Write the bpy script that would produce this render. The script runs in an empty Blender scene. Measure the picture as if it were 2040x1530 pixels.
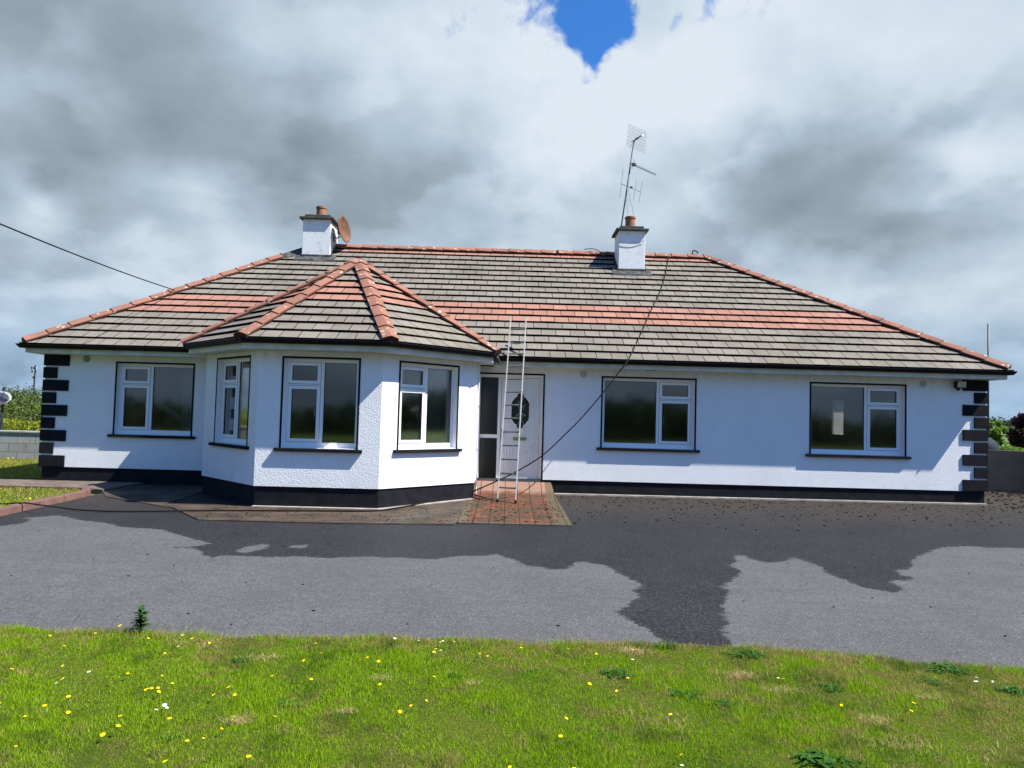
import bpy, math, random
import numpy as np
from mathutils import Vector, Matrix
random.seed(7); rng = np.random.default_rng(11)
S = bpy.context.scene
# ------------------------------------------------------------ camera
CAM = np.array([9.161, -13.9506, 1.5587]); FPX = 1399.09
yaw, pitch, roll = .0059, .0432, .0274
cf = np.array([math.sin(yaw)*math.cos(pitch), math.cos(yaw)*math.cos(pitch), math.sin(pitch)])
r0 = np.array([math.cos(yaw), -math.sin(yaw), 0.]); u0 = np.cross(r0, cf)
cr = r0*math.cos(roll)+u0*math.sin(roll); cu = -r0*math.sin(roll)+u0*math.cos(roll)
cam = bpy.data.objects.new('camera', bpy.data.cameras.new('camera')); S.collection.objects.link(cam)
M = Matrix(((cr[0], cu[0], -cf[0], CAM[0]), (cr[1], cu[1], -cf[1], CAM[1]), (cr[2], cu[2], -cf[2], CAM[2]), (0, 0, 0, 1)))
cam.matrix_world = M
cam.data.sensor_width = 36; cam.data.lens = FPX/2040*36; cam.data.clip_end = 3000; cam.data.clip_start = .1
S.camera = cam
S.render.resolution_x, S.render.resolution_y = 1024, 768
# ------------------------------------------------------------ exposure, sun, sky
S.view_settings.view_transform = 'Standard'; S.view_settings.look = 'None'
S.view_settings.exposure = 1.15; S.view_settings.gamma = 1
SUND = Vector((.70, -.228, 1.0)).normalized()
sl = bpy.data.lights.new('sun', 'SUN'); sl.energy = 4.8; sl.angle = math.radians(.45); sl.color = (1, .955, .88)
sun = bpy.data.objects.new('sun', sl); S.collection.objects.link(sun)
sun.rotation_euler = SUND.to_track_quat('Z', 'Y').to_euler(); sun.location = (20, -10, 30)
W_ = bpy.data.worlds.new('World'); S.world = W_; W_.use_nodes = True
nt = W_.node_tree; nt.nodes.clear()
def pdir(x, y):
    d = cf+cr*(x-1020)/FPX-cu*(y-765)/FPX; return d/np.linalg.norm(d)
class NG:
    def __init__(s, nt): s.nt = nt
    def n(s, t, **k):
        nd = s.nt.nodes.new(t)
        for a, b in k.items():
            if a.startswith('i_'): nd.inputs[a[2:].replace('_', ' ')].default_value = b
            else: setattr(nd, a, b)
        return nd
    def l(s, a, b): s.nt.links.new(a, b)
    def m(s, op, a, b=0., c=0., clamp=False):
        nd = s.nt.nodes.new('ShaderNodeMath'); nd.operation = op; nd.use_clamp = clamp
        for i, v in enumerate((a, b, c)):
            if isinstance(v, (int, float)): nd.inputs[i].default_value = v
            else: s.l(v, nd.inputs[i])
        return nd.outputs[0]
    def vm(s, op, a, b):
        nd = s.nt.nodes.new('ShaderNodeVectorMath'); nd.operation = op
        for i, v in enumerate((a, b)):
            if isinstance(v, (tuple, list)): nd.inputs[i].default_value = v
            elif v is not None: s.l(v, nd.inputs[i])
        return nd.outputs['Value'] if op in ('DOT_PRODUCT', 'LENGTH') else nd.outputs[0]
    def mix(s, f, a, b, bt='MIX'):
        nd = s.nt.nodes.new('ShaderNodeMix'); nd.data_type = 'RGBA'; nd.blend_type = bt; nd.clamp_factor = True
        if isinstance(f, (int, float)): nd.inputs[0].default_value = f
        else: s.l(f, nd.inputs[0])
        for i, v in ((6, a), (7, b)):
            if isinstance(v, tuple): nd.inputs[i].default_value = (*v[:3], 1)
            else: s.l(v, nd.inputs[i])
        return nd.outputs[2]
    def noise(s, vec, scale, detail=4, rough=.5, dist=0, out='Fac'):
        nd = s.nt.nodes.new('ShaderNodeTexNoise'); nd.inputs['Scale'].default_value = scale; nd.inputs['Detail'].default_value = detail
        nd.inputs['Roughness'].default_value = rough; nd.inputs['Distortion'].default_value = dist
        if vec is not None: s.l(vec, nd.inputs['Vector'])
        return nd.outputs[out]
    def rng(s, v, a, b, c=0., d=1., smooth=False):
        nd = s.nt.nodes.new('ShaderNodeMapRange'); nd.clamp = True
        if smooth: nd.interpolation_type = 'SMOOTHSTEP'
        s.l(v, nd.inputs[0])
        for i, x in enumerate((a, b, c, d)): nd.inputs[i+1].default_value = x
        return nd.outputs[0]
g = NG(nt)
tc = g.n('ShaderNodeTexCoord'); D = tc.outputs['Generated']
sky = g.n('ShaderNodeTexSky', sky_type='NISHITA', sun_disc=False, sun_elevation=math.asin(SUND.z), sun_rotation=math.atan2(SUND.x, SUND.y), air_density=1.0, dust_density=.6, ozone_density=3.0)
w1 = g.noise(D, 2.2, 5, .55, 0, 'Color'); w2 = g.noise(D, 9, 4, .6, 0, 'Color')
def scaled(v, k):
    nd = g.n('ShaderNodeVectorMath', operation='SCALE'); g.l(v, nd.inputs[0]); nd.inputs['Scale'].default_value = k; return nd.outputs[0]
wd = g.vm('ADD', g.vm('ADD', D, scaled(g.vm('SUBTRACT', w1, (.5, .5, .5)), .16)), scaled(g.vm('SUBTRACT', w2, (.5, .5, .5)), .07))
wd = g.vm('NORMALIZE', wd, None)
def blobs(lst, src, base):
    acc = None
    for (x, y, r, a) in lst:
        dt = g.vm('DOT_PRODUCT', src, tuple(pdir(x, y)))
        rr = r/FPX
        e = g.m('EXPONENT', g.m('MULTIPLY_ADD', dt, 2/rr**2, -2/rr**2))
        acc = g.m('MULTIPLY_ADD', e, a, base if acc is None else acc)
    return acc
# brightness of the cloud deck: bright and dark banks where the photograph has them
BR = [(890, 130, 190, .30), (1080, 230, 150, .28), (1130, 110, 120, .22), (1060, 380, 110, .12), (1370, 100, 150, .32), (1290, 230, 120, .25), (1500, 60, 150, .26), (1430, 200, 100, .18), (1900, 50, 260, .32), (1760, 110, 110, .08), (1980, 325, 55, .34), (1160, 330, 34, .22), (700, 60, 140, .12),
      (450, 425, 60, .30), (380, 380, 60, .20), (250, 385, 40, .12), (70, 440, 55, .42), (330, 545, 95, .36), (490, 540, 60, .22), (150, 600, 70, .16), (20, 620, 60, .2), (1960, 565, 140, .34), (1650, 545, 80, .26), (1540, 520, 50, .16), (1300, 460, 90, .16), (1390, 400, 50, .1), (60, 110, 90, .06), (520, 90, 90, .06), (20, 240, 90, .12), (1830, 640, 80, .14), (310, 480, 22, .2),
      (270, 190, 210, -.24), (520, 290, 180, -.26), (690, 370, 120, -.24), (900, 400, 110, -.16), (330, 330, 110, -.12), (200, 450, 80, -.20), (330, 500, 60, -.14), (60, 350, 80, -.10), (420, 500, 50, -.14), (30, 530, 70, -.08), (90, 690, 120, -.06), (700, 200, 70, -.06), (120, 60, 130, -.08), (400, 40, 140, -.08),
      (1620, 270, 120, -.20), (1590, 400, 110, -.24), (1720, 440, 150, -.34), (1900, 430, 120, -.30), (1640, 500, 60, -.16), (1500, 340, 70, -.08), (1780, 230, 90, -.12), (1990, 480, 60, -.14), (1990, 690, 60, -.06), (2030, 150, 60, -.04)]
b = blobs(BR, wd, .475)
spz = g.n('ShaderNodeSeparateXYZ'); g.l(D, spz.inputs[0]); inv = g.m('DIVIDE', 1., g.m('ADD', g.m('MAXIMUM', spz.outputs['Z'], -.02), .42))
cp = g.n('ShaderNodeCombineXYZ'); g.l(g.m('MULTIPLY', spz.outputs['X'], inv), cp.inputs[0]); g.l(g.m('MULTIPLY', spz.outputs['Y'], inv), cp.inputs[1]); CP = cp.outputs[0]
f1 = g.noise(CP, 2.0, 9, .52, .1); f2 = g.noise(CP, 7.0, 9, .60, .1)
pf = g.noise(CP, 2.6, 8, .5, 0); pf2 = g.noise(g.vm('ADD', CP, (.03, .05, 0)), 2.6, 8, .5, 0)      # the same field a step towards the sun: lit and shaded sides of the puffs
puff = g.m('MULTIPLY', g.m('SUBTRACT', pf, pf2), 1.1)
edge_ = g.rng(pf, .47, .53, -.055, .055, True)
b = g.m('ADD', b, g.m('MULTIPLY_ADD', f1, .42, -.21)); b = g.m('ADD', b, g.m('MULTIPLY_ADD', f2, .26, -.13)); b = g.m('ADD', b, puff); b = g.m('ADD', b, edge_)
cr1 = g.n('ShaderNodeValToRGB'); g.l(b, cr1.inputs[0])
el = cr1.color_ramp.elements; el[0].position = 0; el[0].color = (.245, .315, .375, 1); el[1].position = 1; el[1].color = (.74, .82, .90, 1)
for p, c in ((.22, (.32, .40, .475)), (.45, (.44, .55, .66)), (.7, (.60, .71, .81))):
    e = el.new(p); e.color = (*c, 1)
# holes of clear sky
HO = [(1165, 50, 54, 1.4), (1170, 115, 36, 1.1), (1130, 5, 60, .9), (1190, 5, 50, .8), (1172, 160, 22, .8), (910, 60, 24, .55), (960, 25, 22, .45), (1010, 2, 30, .55), (1110, 90, 26, .5), (1440, 0, 30, .6), (1370, 20, 16, .35), (1225, 20, 34, .5), (1545, -10, 40, .4)]
h = blobs(HO, g.vm('NORMALIZE', g.vm('ADD', g.vm('ADD', D, scaled(g.vm('SUBTRACT', w1, (.5, .5, .5)), .06)), scaled(g.vm('SUBTRACT', w2, (.5, .5, .5)), .11)), None), 0.)
hb_ = h
h = g.m('ADD', h, g.m('MULTIPLY_ADD', g.noise(D, 22, 8, .66, .3), 2.4, -1.2))
h = g.m('MULTIPLY', g.rng(h, .25, 1.15, 0, 1, True), g.rng(hb_, .06, .30, 0, 1, True))
sp = g.n('ShaderNodeSeparateXYZ'); g.l(D, sp.inputs[0])
low = g.rng(sp.outputs['Z'], .10, .30, 0, 1, True)
rear = g.m('MULTIPLY', g.rng(sp.outputs['Y'], .45, .05, 0, 1, True), low)            # the sky on the photographer's side is mostly clear
rn = g.rng(g.noise(D, 2.4, 6, .6), .56, .70, 1, 0, True)
hole = g.m('MAXIMUM', h, g.m('MULTIPLY', rear, rn), clamp=True)
skyc = scaled(sky.outputs[0], .066)
skyc = g.vm('MULTIPLY', skyc, (.36, .86, 1.42))

lowt = g.mix(g.rng(spz.outputs['Z'], .0, .16), (.72, .86, 1.02), (1., 1., 1.)); sc_ = g.n('ShaderNodeVectorMath', operation='SCALE'); g.l(g.vm('MULTIPLY', cr1.outputs[0], lowt), sc_.inputs[0]); g.l(g.rng(sp.outputs['Y'], -.2, .3, .29, 1/2**S.view_settings.exposure), sc_.inputs['Scale']); cl = sc_.outputs[0]
colr = g.mix(hole, cl, skyc)
bg = g.n('ShaderNodeBackground'); g.l(colr, bg.inputs[0]); bg.inputs[1].default_value = 1.0
wo = g.n('ShaderNodeOutputWorld'); g.l(bg.outputs[0], wo.inputs[0])
# ------------------------------------------------------------ places in the picture -> places in the world
def ray(x, y): return cf+cr*(x-1020)/FPX-cu*(y-765)/FPX
def wp(x, y, Y):
    d = ray(x, y); return CAM+d*((Y-CAM[1])/d[1])
def terr(x, y):
    x = np.asarray(x, float); y = np.asarray(y, float)
    yy = np.where(y < 5, y, 5+(1-np.exp(-(np.maximum(y, 5)-5)/6))*3)
    yy = np.maximum(yy, -30)
    return .0026*(np.clip(x, -15, 30)-10)+.0197*yy
def gp(x, y, dz=0.):
    d = ray(x, y); n = np.array([-.0026, -.0197, 1]); p0 = np.array([10, 0, dz])
    return CAM+d*(((p0-CAM)@n)/(d@n))
# ------------------------------------------------------------ helpers
COL = S.collection; ORG = {}
def setp(o, label=None, cat=None, group=None, kind=None):
    for k, v in (('label', label), ('category', cat), ('group', group), ('kind', kind)):
        if v: o[k] = v
    return o
def empty(name, loc, label, cat, group=None):
    o = bpy.data.objects.new(name, None); COL.objects.link(o); o.location = loc; o.empty_display_size = .2
    ORG[o.name] = np.array(loc, float); return setp(o, label, cat, group)
class MB:
    def __init__(s): s.v = []; s.f = []; s.m = []
    def add(s, vs, fs, mi=0):
        k = len(s.v); s.v += [tuple(map(float, p)) for p in vs]; s.f += [tuple(i+k for i in f) for f in fs]; s.m += [mi]*len(fs)
    def hexa(s, p, mi=0):   # p: 4 bottom, 4 top
        s.add(p, [(3, 2, 1, 0), (4, 5, 6, 7), (0, 1, 5, 4), (1, 2, 6, 5), (2, 3, 7, 6), (3, 0, 4, 7)], mi)
    def box(s, x0, x1, y0, y1, z0, z1, mi=0):
        s.hexa([(x0, y0, z0), (x1, y0, z0), (x1, y1, z0), (x0, y1, z0), (x0, y0, z1), (x1, y0, z1), (x1, y1, z1), (x0, y1, z1)], mi)
    def tube(s, pts, r, n=8, mi=0, cap=True):
        pts = [np.array(p, float) for p in pts]; N = len(pts); rs = r if hasattr(r, '__len__') else [r]*N
        up = None; k = len(s.v)
        for i, p in enumerate(pts):
            t = pts[min(i+1, N-1)]-pts[max(i-1, 0)]; t = t/(np.linalg.norm(t)+1e-9)
            if up is None: up = np.array([0, 0, 1.]) if abs(t[2]) < .9 else np.array([1., 0, 0])
            a = np.cross(t, up); a /= np.linalg.norm(a)+1e-9; up = np.cross(a, t)
            for j in range(n):
                q = 2*math.pi*j/n; s.v.append(tuple(p+(a*math.cos(q)+up*math.sin(q))*rs[i]))
        for i in range(N-1):
            for j in range(n):
                a_, b_ = k+i*n+j, k+i*n+(j+1) % n; s.f.append((a_, b_, b_+n, a_+n)); s.m.append(mi)
        if cap: s.f.append(tuple(k+j for j in range(n))[::-1]); s.m.append(mi); s.f.append(tuple(k+(N-1)*n+j for j in range(n))); s.m.append(mi)
    def lathe(s, c, prof, n=24, mi=0, ax=None):   # prof: (r, h) along axis ax
        ax = np.array([0, 0, 1.]) if ax is None else np.array(ax, float)/np.linalg.norm(ax)
        a = np.cross(ax, [0, 1., 0] if abs(ax[1]) < .9 else [1., 0, 0]); a /= np.linalg.norm(a); b_ = np.cross(ax, a); c = np.array(c, float); k = len(s.v)
        for r, h_ in prof:
            for j in range(n):
                q = 2*math.pi*j/n; s.v.append(tuple(c+ax*h_+(a*math.cos(q)+b_*math.sin(q))*r))
        for i in range(len(prof)-1):
            for j in range(n):
                p, q = k+i*n+j, k+i*n+(j+1) % n; s.f.append((p, q, q+n, p+n)); s.m.append(mi)
        for i, rev in ((0, True), (len(prof)-1, False)):
            if prof[i][0] > 1e-4:
                L = tuple(k+i*n+j for j in range(n)); s.f.append(L[::-1] if rev else L); s.m.append(mi)
    def poly(s, pts, mi=0): s.add(pts, [tuple(range(len(pts)))], mi)
    def build(s, name, mats, parent=None, smooth=False, bevel=0, org=None):
        me = bpy.data.meshes.new(name); V = np.array(s.v, float)
        o0 = ORG[parent.name] if parent is not None else (np.array(org, float) if org is not None else np.zeros(3))
        me.from_pydata((V-o0).tolist(), [], s.f)
        for m_ in (mats if isinstance(mats, (list, tuple)) else [mats]): me.materials.append(m_)
        me.polygons.foreach_set('material_index', s.m)
        if smooth: me.polygons.foreach_set('use_smooth', [True]*len(s.f))
        me.update(); me.validate()
        o = bpy.data.objects.new(name, me); COL.objects.link(o)
        if parent is not None: o.parent = parent
        else: o.location = tuple(o0)
        ORG[o.name] = o0
        if bevel:
            bv = o.modifiers.new('b', 'BEVEL'); bv.width = bevel; bv.segments = 2; bv.limit_method = 'ANGLE'; bv.angle_limit = .7
        return o
class FR:   # a vertical face: origin, direction e along it, outward n
    def __init__(s, o, e, n): s.o = np.array([o[0], o[1], 0.]); s.e = np.array([e[0], e[1], 0.]); s.n = np.array([n[0], n[1], 0.])
    def p(s, u, d, z): return s.o+s.e*u+s.n*d+np.array([0, 0, z])
    def box(s, mb, u0, u1, d0, d1, z0, z1, mi=0):
        P = s.p; mb.hexa([P(u0, d1, z0), P(u1, d1, z0), P(u1, d0, z0), P(u0, d0, z0), P(u0, d1, z1), P(u1, d1, z1), P(u1, d0, z1), P(u0, d0, z1)], mi)
# ------------------------------------------------------------ materials
def mat(name, col=(.5, .5, .5), rough=.6, metal=0., spec=.5):
    m = bpy.data.materials.new(name); m.use_nodes = True; bs = m.node_tree.nodes['Principled BSDF']
    bs.inputs['Base Color'].default_value = (*col, 1); bs.inputs['Roughness'].default_value = rough; bs.inputs['Metallic'].default_value = metal
    bs.inputs['Specular IOR Level'].default_value = spec; return m, NG(m.node_tree), bs
def objc(g): return g.n('ShaderNodeTexCoord').outputs['Object']
def posc(g): return g.n('ShaderNodeNewGeometry').outputs['Position']
def bump(g, bs, h, strength=.3, dist=.01):
    b_ = g.n('ShaderNodeBump'); b_.inputs['Strength'].default_value = strength; b_.inputs['Distance'].default_value = dist; g.l(h, b_.inputs['Height']); g.l(b_.outputs[0], bs.inputs['Normal'])
def noisy(name, c1, c2, scale=6, rough=.7, bs_=.2, bscale=60, detail=6, lo=.35, hi=.65, metal=0, spec=.4, bdist=.004):
    m, g, bs = mat(name, c1, rough, metal, spec); P = posc(g)
    g.l(g.mix(g.rng(g.noise(P, scale, detail, .6), lo, hi), c1, c2), bs.inputs['Base Color'])
    if bs_: bump(g, bs, g.noise(P, bscale, 4, .6), bs_, bdist)
    return m
def render_mat():
    m, g, bs = mat('white_render', (.8, .81, .82), .85, 0, .15); P = posc(g)
    # stippled render: rounded blobs about 2 cm across
    n1 = g.noise(P, 50, 2, .5, .2); n2 = g.noise(P, 150, 3, .6); n3 = g.noise(P, 1.3, 4, .6)
    r = g.rng(n1, .40, .60, 0, 1, True)
    bump(g, bs, g.m('MULTIPLY_ADD', n2, .3, r), .42, .0042)
    c = g.mix(g.rng(n3, .35, .75), (.80, .81, .82), (.74, .755, .765))
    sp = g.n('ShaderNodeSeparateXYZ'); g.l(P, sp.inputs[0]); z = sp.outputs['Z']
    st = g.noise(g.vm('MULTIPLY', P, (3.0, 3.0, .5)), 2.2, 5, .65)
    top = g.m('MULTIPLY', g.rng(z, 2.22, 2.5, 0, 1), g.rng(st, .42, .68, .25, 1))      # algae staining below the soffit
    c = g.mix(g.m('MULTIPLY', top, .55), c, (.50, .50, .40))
    bot = g.m('MULTIPLY', g.rng(z, .55, .27, 0, 1), g.rng(g.noise(P, 5, 5, .6), .5, .75))
    c = g.mix(g.m('MULTIPLY', bot, .45), c, (.50, .47, .40)); c = g.mix(g.m('MULTIPLY', g.rng(st, .56, .76), .14), c, (.55, .56, .50))
    g.l(c, bs.inputs['Base Color']); return m
M_wall = render_mat()
M_black = noisy('black_masonry_paint', (.007, .0075, .010), (.014, .0145, .018), 5, .8, .35, 70, spec=.12)
M_pvc, _, _ = mat('white_upvc', (.78, .79, .80), .32)
M_door = noisy('door_upvc', (.78, .76, .70), (.72, .70, .65), 2, .38, 0)
M_gut, _, _ = mat('black_gutter_plastic', (.006, .006, .007), .45, 0, .15)
M_fas = noisy('weathered_white_fascia', (.66, .65, .57), (.46, .47, .41), 3.5, .6, .15, 40, lo=.4, hi=.7)
M_gask, _, _ = mat('gasket_black', (.02, .022, .028), .5)
M_lead = noisy('lead_flashing', (.035, .038, .042), (.12, .13, .11), 9, .8, .3, 30, spec=.15, lo=.45, hi=.75)
M_int, _, _ = mat('interior_plaster', (.52, .50, .44), .9)
M_floor, _, _ = mat('interior_floor', (.12, .09, .07), .7)
M_cream, g_, b_s = mat('cream_curtain', (.85, .83, .60), .9)
tl_ = g_.n('ShaderNodeBsdfTranslucent'); tl_.inputs[0].default_value = (.9, .88, .62, 1); mx2 = g_.n('ShaderNodeMixShader'); mx2.inputs[0].default_value = .45; g_.l(b_s.outputs[0], mx2.inputs[1]); g_.l(tl_.outputs[0], mx2.inputs[2]); g_.l(mx2.outputs[0], M_cream.node_tree.nodes['Material Output'].inputs[0])
m_net, g_, b_s = mat('white_net', (.8, .8, .78), .9); b_s.inputs['Base Color'].default_value = (.55, .55, .53, 1)
tl_ = g_.n('ShaderNodeBsdfTranslucent'); tl_.inputs[0].default_value = (.26, .27, .27, 1); mx2 = g_.n('ShaderNodeMixShader'); mx2.inputs[0].default_value = .6; g_.l(b_s.outputs[0], mx2.inputs[1]); g_.l(tl_.outputs[0], mx2.inputs[2]); g_.l(mx2.outputs[0], m_net.node_tree.nodes['Material Output'].inputs[0])
M_grcur, _, _ = mat('grey_net_curtain', (.30, .31, .33), .9)
M_brass, _, _ = mat('brass', (.45, .36, .10), .35, .8)
M_rung = noisy('shaded_rung', (.10, .10, .10), (.06, .06, .06), 20, .6, 0)  # darker than the rails: shade under the rungs put into their colour
M_alu = noisy('aluminium', (.46, .45, .42), (.34, .33, .31), 20, .42, 0, metal=.35)
M_steel, _, _ = mat('dark_galvanised_steel', (.05, .06, .07), .5, .5)
M_wire, _, _ = mat('pale_wire', (.42, .45, .48), .7, 0)
M_rubber, _, _ = mat('black_rubber', (.008, .008, .009), .6, 0, .15)
M_pot = noisy('terracotta_pot', (.30, .125, .06), (.20, .085, .045), 6, .8, .2, 40)
M_capc = noisy('dark_cap_concrete', (.07, .07, .062), (.035, .036, .034), 7, .85, .4, 50)
M_rust = noisy('rusted_steel', (.20, .085, .042), (.075, .034, .022), 4, .7, .15, 60)
def glass_mat(name, tint=.82, k=2.7, ro=.055):
    m = bpy.data.materials.new(name); m.use_nodes = True; n = m.node_tree; n.nodes.clear(); g = NG(n)
    tr = g.n('ShaderNodeBsdfTransparent'); tr.inputs[0].default_value = (tint, tint*1.01, tint*1.0, 1)
    gl = g.n('ShaderNodeBsdfGlossy'); gl.inputs['Roughness'].default_value = ro; gl.inputs[0].default_value = (.95, .95, .95, 1)
    fr = g.n('ShaderNodeFresnel'); fr.inputs[0].default_value = 1.5
    bb = g.n('ShaderNodeBump'); bb.inputs['Strength'].default_value = .02; g.l(g.noise(posc(g), 2.5, 2, .5), bb.inputs['Height']); g.l(bb.outputs[0], gl.inputs['Normal'])
    mx = g.n('ShaderNodeMixShader'); g.l(g.m('MULTIPLY', fr.outputs[0], k, clamp=True), mx.inputs[0]); g.l(tr.outputs[0], mx.inputs[1]); g.l(gl.outputs[0], mx.inputs[2])
    o = g.n('ShaderNodeOutputMaterial'); g.l(mx.outputs[0], o.inputs[0]); return m
M_glass = glass_mat('window_glass'); M_dglass = glass_mat('obscured_dark_glass', .08, 1.3, .3)
def tile_mat(name, c1, c2, c3, grime=1., lich=1.):
    m, g, bs = mat(name, c1, .9, 0, .12); P = posc(g); ri = g.n('ShaderNodeNewGeometry').outputs['Random Per Island']
    c = g.mix(ri, c1, c2); c = g.mix(g.m('MULTIPLY', g.rng(ri, .94, .97), .28), c, c3)
    big = g.noise(P, 1.1, 5, .62); fine = g.noise(P, 26, 5, .65)
    c = g.mix(g.m('MULTIPLY', g.rng(big, .44, .70), .65*grime), c, c3)
    c = g.mix(g.m('MULTIPLY', g.rng(fine, .52, .72), .38*grime), c, c3)
    st = g.noise(g.vm('MULTIPLY', P, (9, 1.5, 1.5)), 3, 4, .6)
    c = g.mix(g.m('MULTIPLY', g.rng(st, .55, .75), .35*grime), c, c3)
    vo = g.n('ShaderNodeTexVoronoi'); vo.inputs['Scale'].default_value = 7; g.l(P, vo.inputs['Vector'])
    sp_ = g.m('MULTIPLY', g.rng(vo.outputs['Distance'], .13*lich, .09*lich), g.rng(g.noise(P, 3, 2), .5 if lich == 1 else .38, .6 if lich == 1 else .5))   # lichen spots
    c = g.mix(g.m('MULTIPLY', sp_, .75), c, (.42, .40, .33))
    g.l(c, bs.inputs['Base Color']); bump(g, bs, g.noise(P, 90, 4, .6), .4, .004); return m
M_tg = tile_mat('grey_concrete_tile', (.172, .153, .130), (.203, .184, .158), (.090, .079, .065), .85)
M_tr = tile_mat('red_concrete_tile', (.262, .130, .098), (.318, .168, .130), (.175, .102, .080), .85)
M_te = noisy('shaded_mossy_tile_edge', (.006, .005, .0045), (.002, .002, .002), 14, .95, .5, 60, spec=.03)  # moss, taken near-black so the course-line shade is in the colour
M_cap = tile_mat('red_hip_cap', (.220, .100, .070), (.275, .130, .094), (.135, .075, .056), 1.3, 2.0)
M_cape = noisy('cap_underside', (.06, .022, .016), (.03, .012, .01), 10, .95, .3, 60)
# ------------------------------------------------------------ ground
def sdf_poly(P, poly):
    P = np.asarray(P); poly = np.asarray(poly); A = poly; B = np.roll(poly, -1, 0); dmin = np.full(len(P), 1e9); ins = np.zeros(len(P), bool)
    for a, b_ in zip(A, B):
        ab = b_-a; t = np.clip(((P-a)@ab)/(ab@ab+1e-12), 0, 1); d = np.linalg.norm(P-(a+t[:, None]*ab), axis=1); dmin = np.minimum(dmin, d)
        c = ((a[1] > P[:, 1]) != (b_[1] > P[:, 1])); xx = (b_[0]-a[0])*(P[:, 1]-a[1])/(b_[1]-a[1]+1e-12)+a[0]; ins ^= c & (P[:, 0] < xx)
    return np.where(ins, dmin, -dmin)
def grid_mesh(name, xs, ys, zf, matl, attrs=None, keep=None, kind='structure', org=(0, 0, 0)):
    X, Y = np.meshgrid(xs, ys); P = np.stack([X.ravel(), Y.ravel()], 1); Z = zf(P[:, 0], P[:, 1])
    nx, ny = len(xs), len(ys); I = np.arange(nx*ny).reshape(ny, nx)
    F = np.stack([I[:-1, :-1], I[:-1, 1:], I[1:, 1:], I[1:, :-1]], -1).reshape(-1, 4)
    if keep is not None:
        k = keep(P); F = F[k[F].all(1)]
    me = bpy.data.meshes.new(name); me.from_pydata(np.column_stack([P, Z]).tolist(), [], F.tolist()); me.materials.append(matl)
    me.polygons.foreach_set('use_smooth', [True]*len(F))
    for n_, a in (attrs(P) if attrs else {}).items():
        at = me.attributes.new(n_, 'FLOAT', 'POINT'); at.data.foreach_set('value', a.astype(np.float32))
    me.update(); o = bpy.data.objects.new(name, me); COL.objects.link(o); o['kind'] = kind; return o
def nonuni(a, b_, fine0, fine1, step, coarse):
    return np.concatenate([np.arange(a, fine0, coarse), np.arange(fine0, fine1, step), np.arange(fine1, b_+coarse, coarse)])
# far ground
m_field, gg, bs = mat('field', (.06, .10, .02), .95, 0, .2); P = posc(gg)
c = gg.mix(gg.rng(gg.noise(P, .05, 5, .6), .4, .6), (.065, .115, .02), (.11, .14, .035)); c = gg.mix(gg.rng(gg.noise(P, 2, 5, .6), .4, .7), c, (.05, .08, .015)); gg.l(c, bs.inputs['Base Color'])
ex = np.sign(np.linspace(-1, 1, 61))*np.abs(np.linspace(-1, 1, 61))**3*1500
grid_mesh('ground', ex+10, ex+3, lambda x, y: terr(x, y)-.05, m_field)
# asphalt with the wet stain
WET = [(-200, 1045), (0, 1048), (50, 1042), (57, 1036), (47, 1032), (80, 1030), (110, 1027), (160, 1036), (200, 1041), (260, 1051), (320, 1055), (370, 1068), (405, 1079), (422, 1084), (395, 1087), (345, 1090), (385, 1093), (400, 1101), (425, 1110), (450, 1106), (520, 1110), (600, 1109), (660, 1112), (720, 1108), (820, 1112), (860, 1115), (900, 1109), (990, 1105), (1025, 1115), (1045, 1127), (1075, 1130), (1100, 1134), (1128, 1133), (1145, 1122), (1165, 1119), (1200, 1126), (1218, 1132), (1228, 1140), (1246, 1146), (1262, 1158), (1277, 1170), (1264, 1178), (1270, 1190), (1255, 1202), (1232, 1212), (1226, 1219), (1240, 1228), (1262, 1240), (1280, 1248), (1296, 1262), (1320, 1275), (1340, 1300), (1470, 1300), (1455, 1278), (1438, 1262), (1442, 1250), (1452, 1240), (1440, 1225), (1447, 1215), (1432, 1207), (1447, 1198), (1453, 1180), (1434, 1168), (1460, 1155), (1478, 1143), (1458, 1127), (1468, 1118), (1462, 1107), (1480, 1107), (1505, 1116), (1535, 1121), (1560, 1118), (1580, 1110), (1600, 1116), (1635, 1130), (1650, 1142), (1675, 1152), (1705, 1166), (1740, 1174), (1780, 1178), (1796, 1174), (1785, 1164), (1765, 1158), (1800, 1156), (1828, 1152), (1795, 1145), (1788, 1138), (1815, 1128), (1812, 1118), (1830, 1108), (1850, 1100), (1880, 1090), (1930, 1088), (1980, 1091), (2100, 1094), (2600, 1100)]
wetp = [tuple(gp(x, y)[:2]) for x, y in WET]; wetp = wetp+[(40, -2), (40, 12), (-8, 12), (-8, wetp[0][1])]
isl = [tuple(gp(x, y)[:2]) for x, y in [(468, 1098), (490, 1090), (520, 1085), (536, 1085), (530, 1092), (505, 1099), (485, 1103)]]
isl2 = [tuple(gp(x, y)[:2]) for x, y in [(580, 1088), (608, 1086), (602, 1091), (585, 1092)]]
def asph_attr(P):
    w = sdf_poly(P, wetp); w = np.minimum(w, -sdf_poly(P, isl)); w = np.minimum(w, -sdf_poly(P, isl2)); return {'wet': np.clip(w, -2, 2)}
m_as, gg, bs = mat('asphalt', (.08, .08, .08), .9, 0, .06); P = posc(gg)
at = gg.n('ShaderNodeAttribute', attribute_name='wet')
wn = gg.m('MULTIPLY_ADD', gg.noise(P, 3.2, 6, .65), .22, -.11)
fine = gg.m('ADD', gg.m('MULTIPLY_ADD', gg.noise(gg.vm('MULTIPLY', P, (.55, 1.5, 1)), 13, 6, .75), .30, -.15), gg.m('MULTIPLY_ADD', gg.noise(P, 70, 3, .7), .07, -.035))
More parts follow.
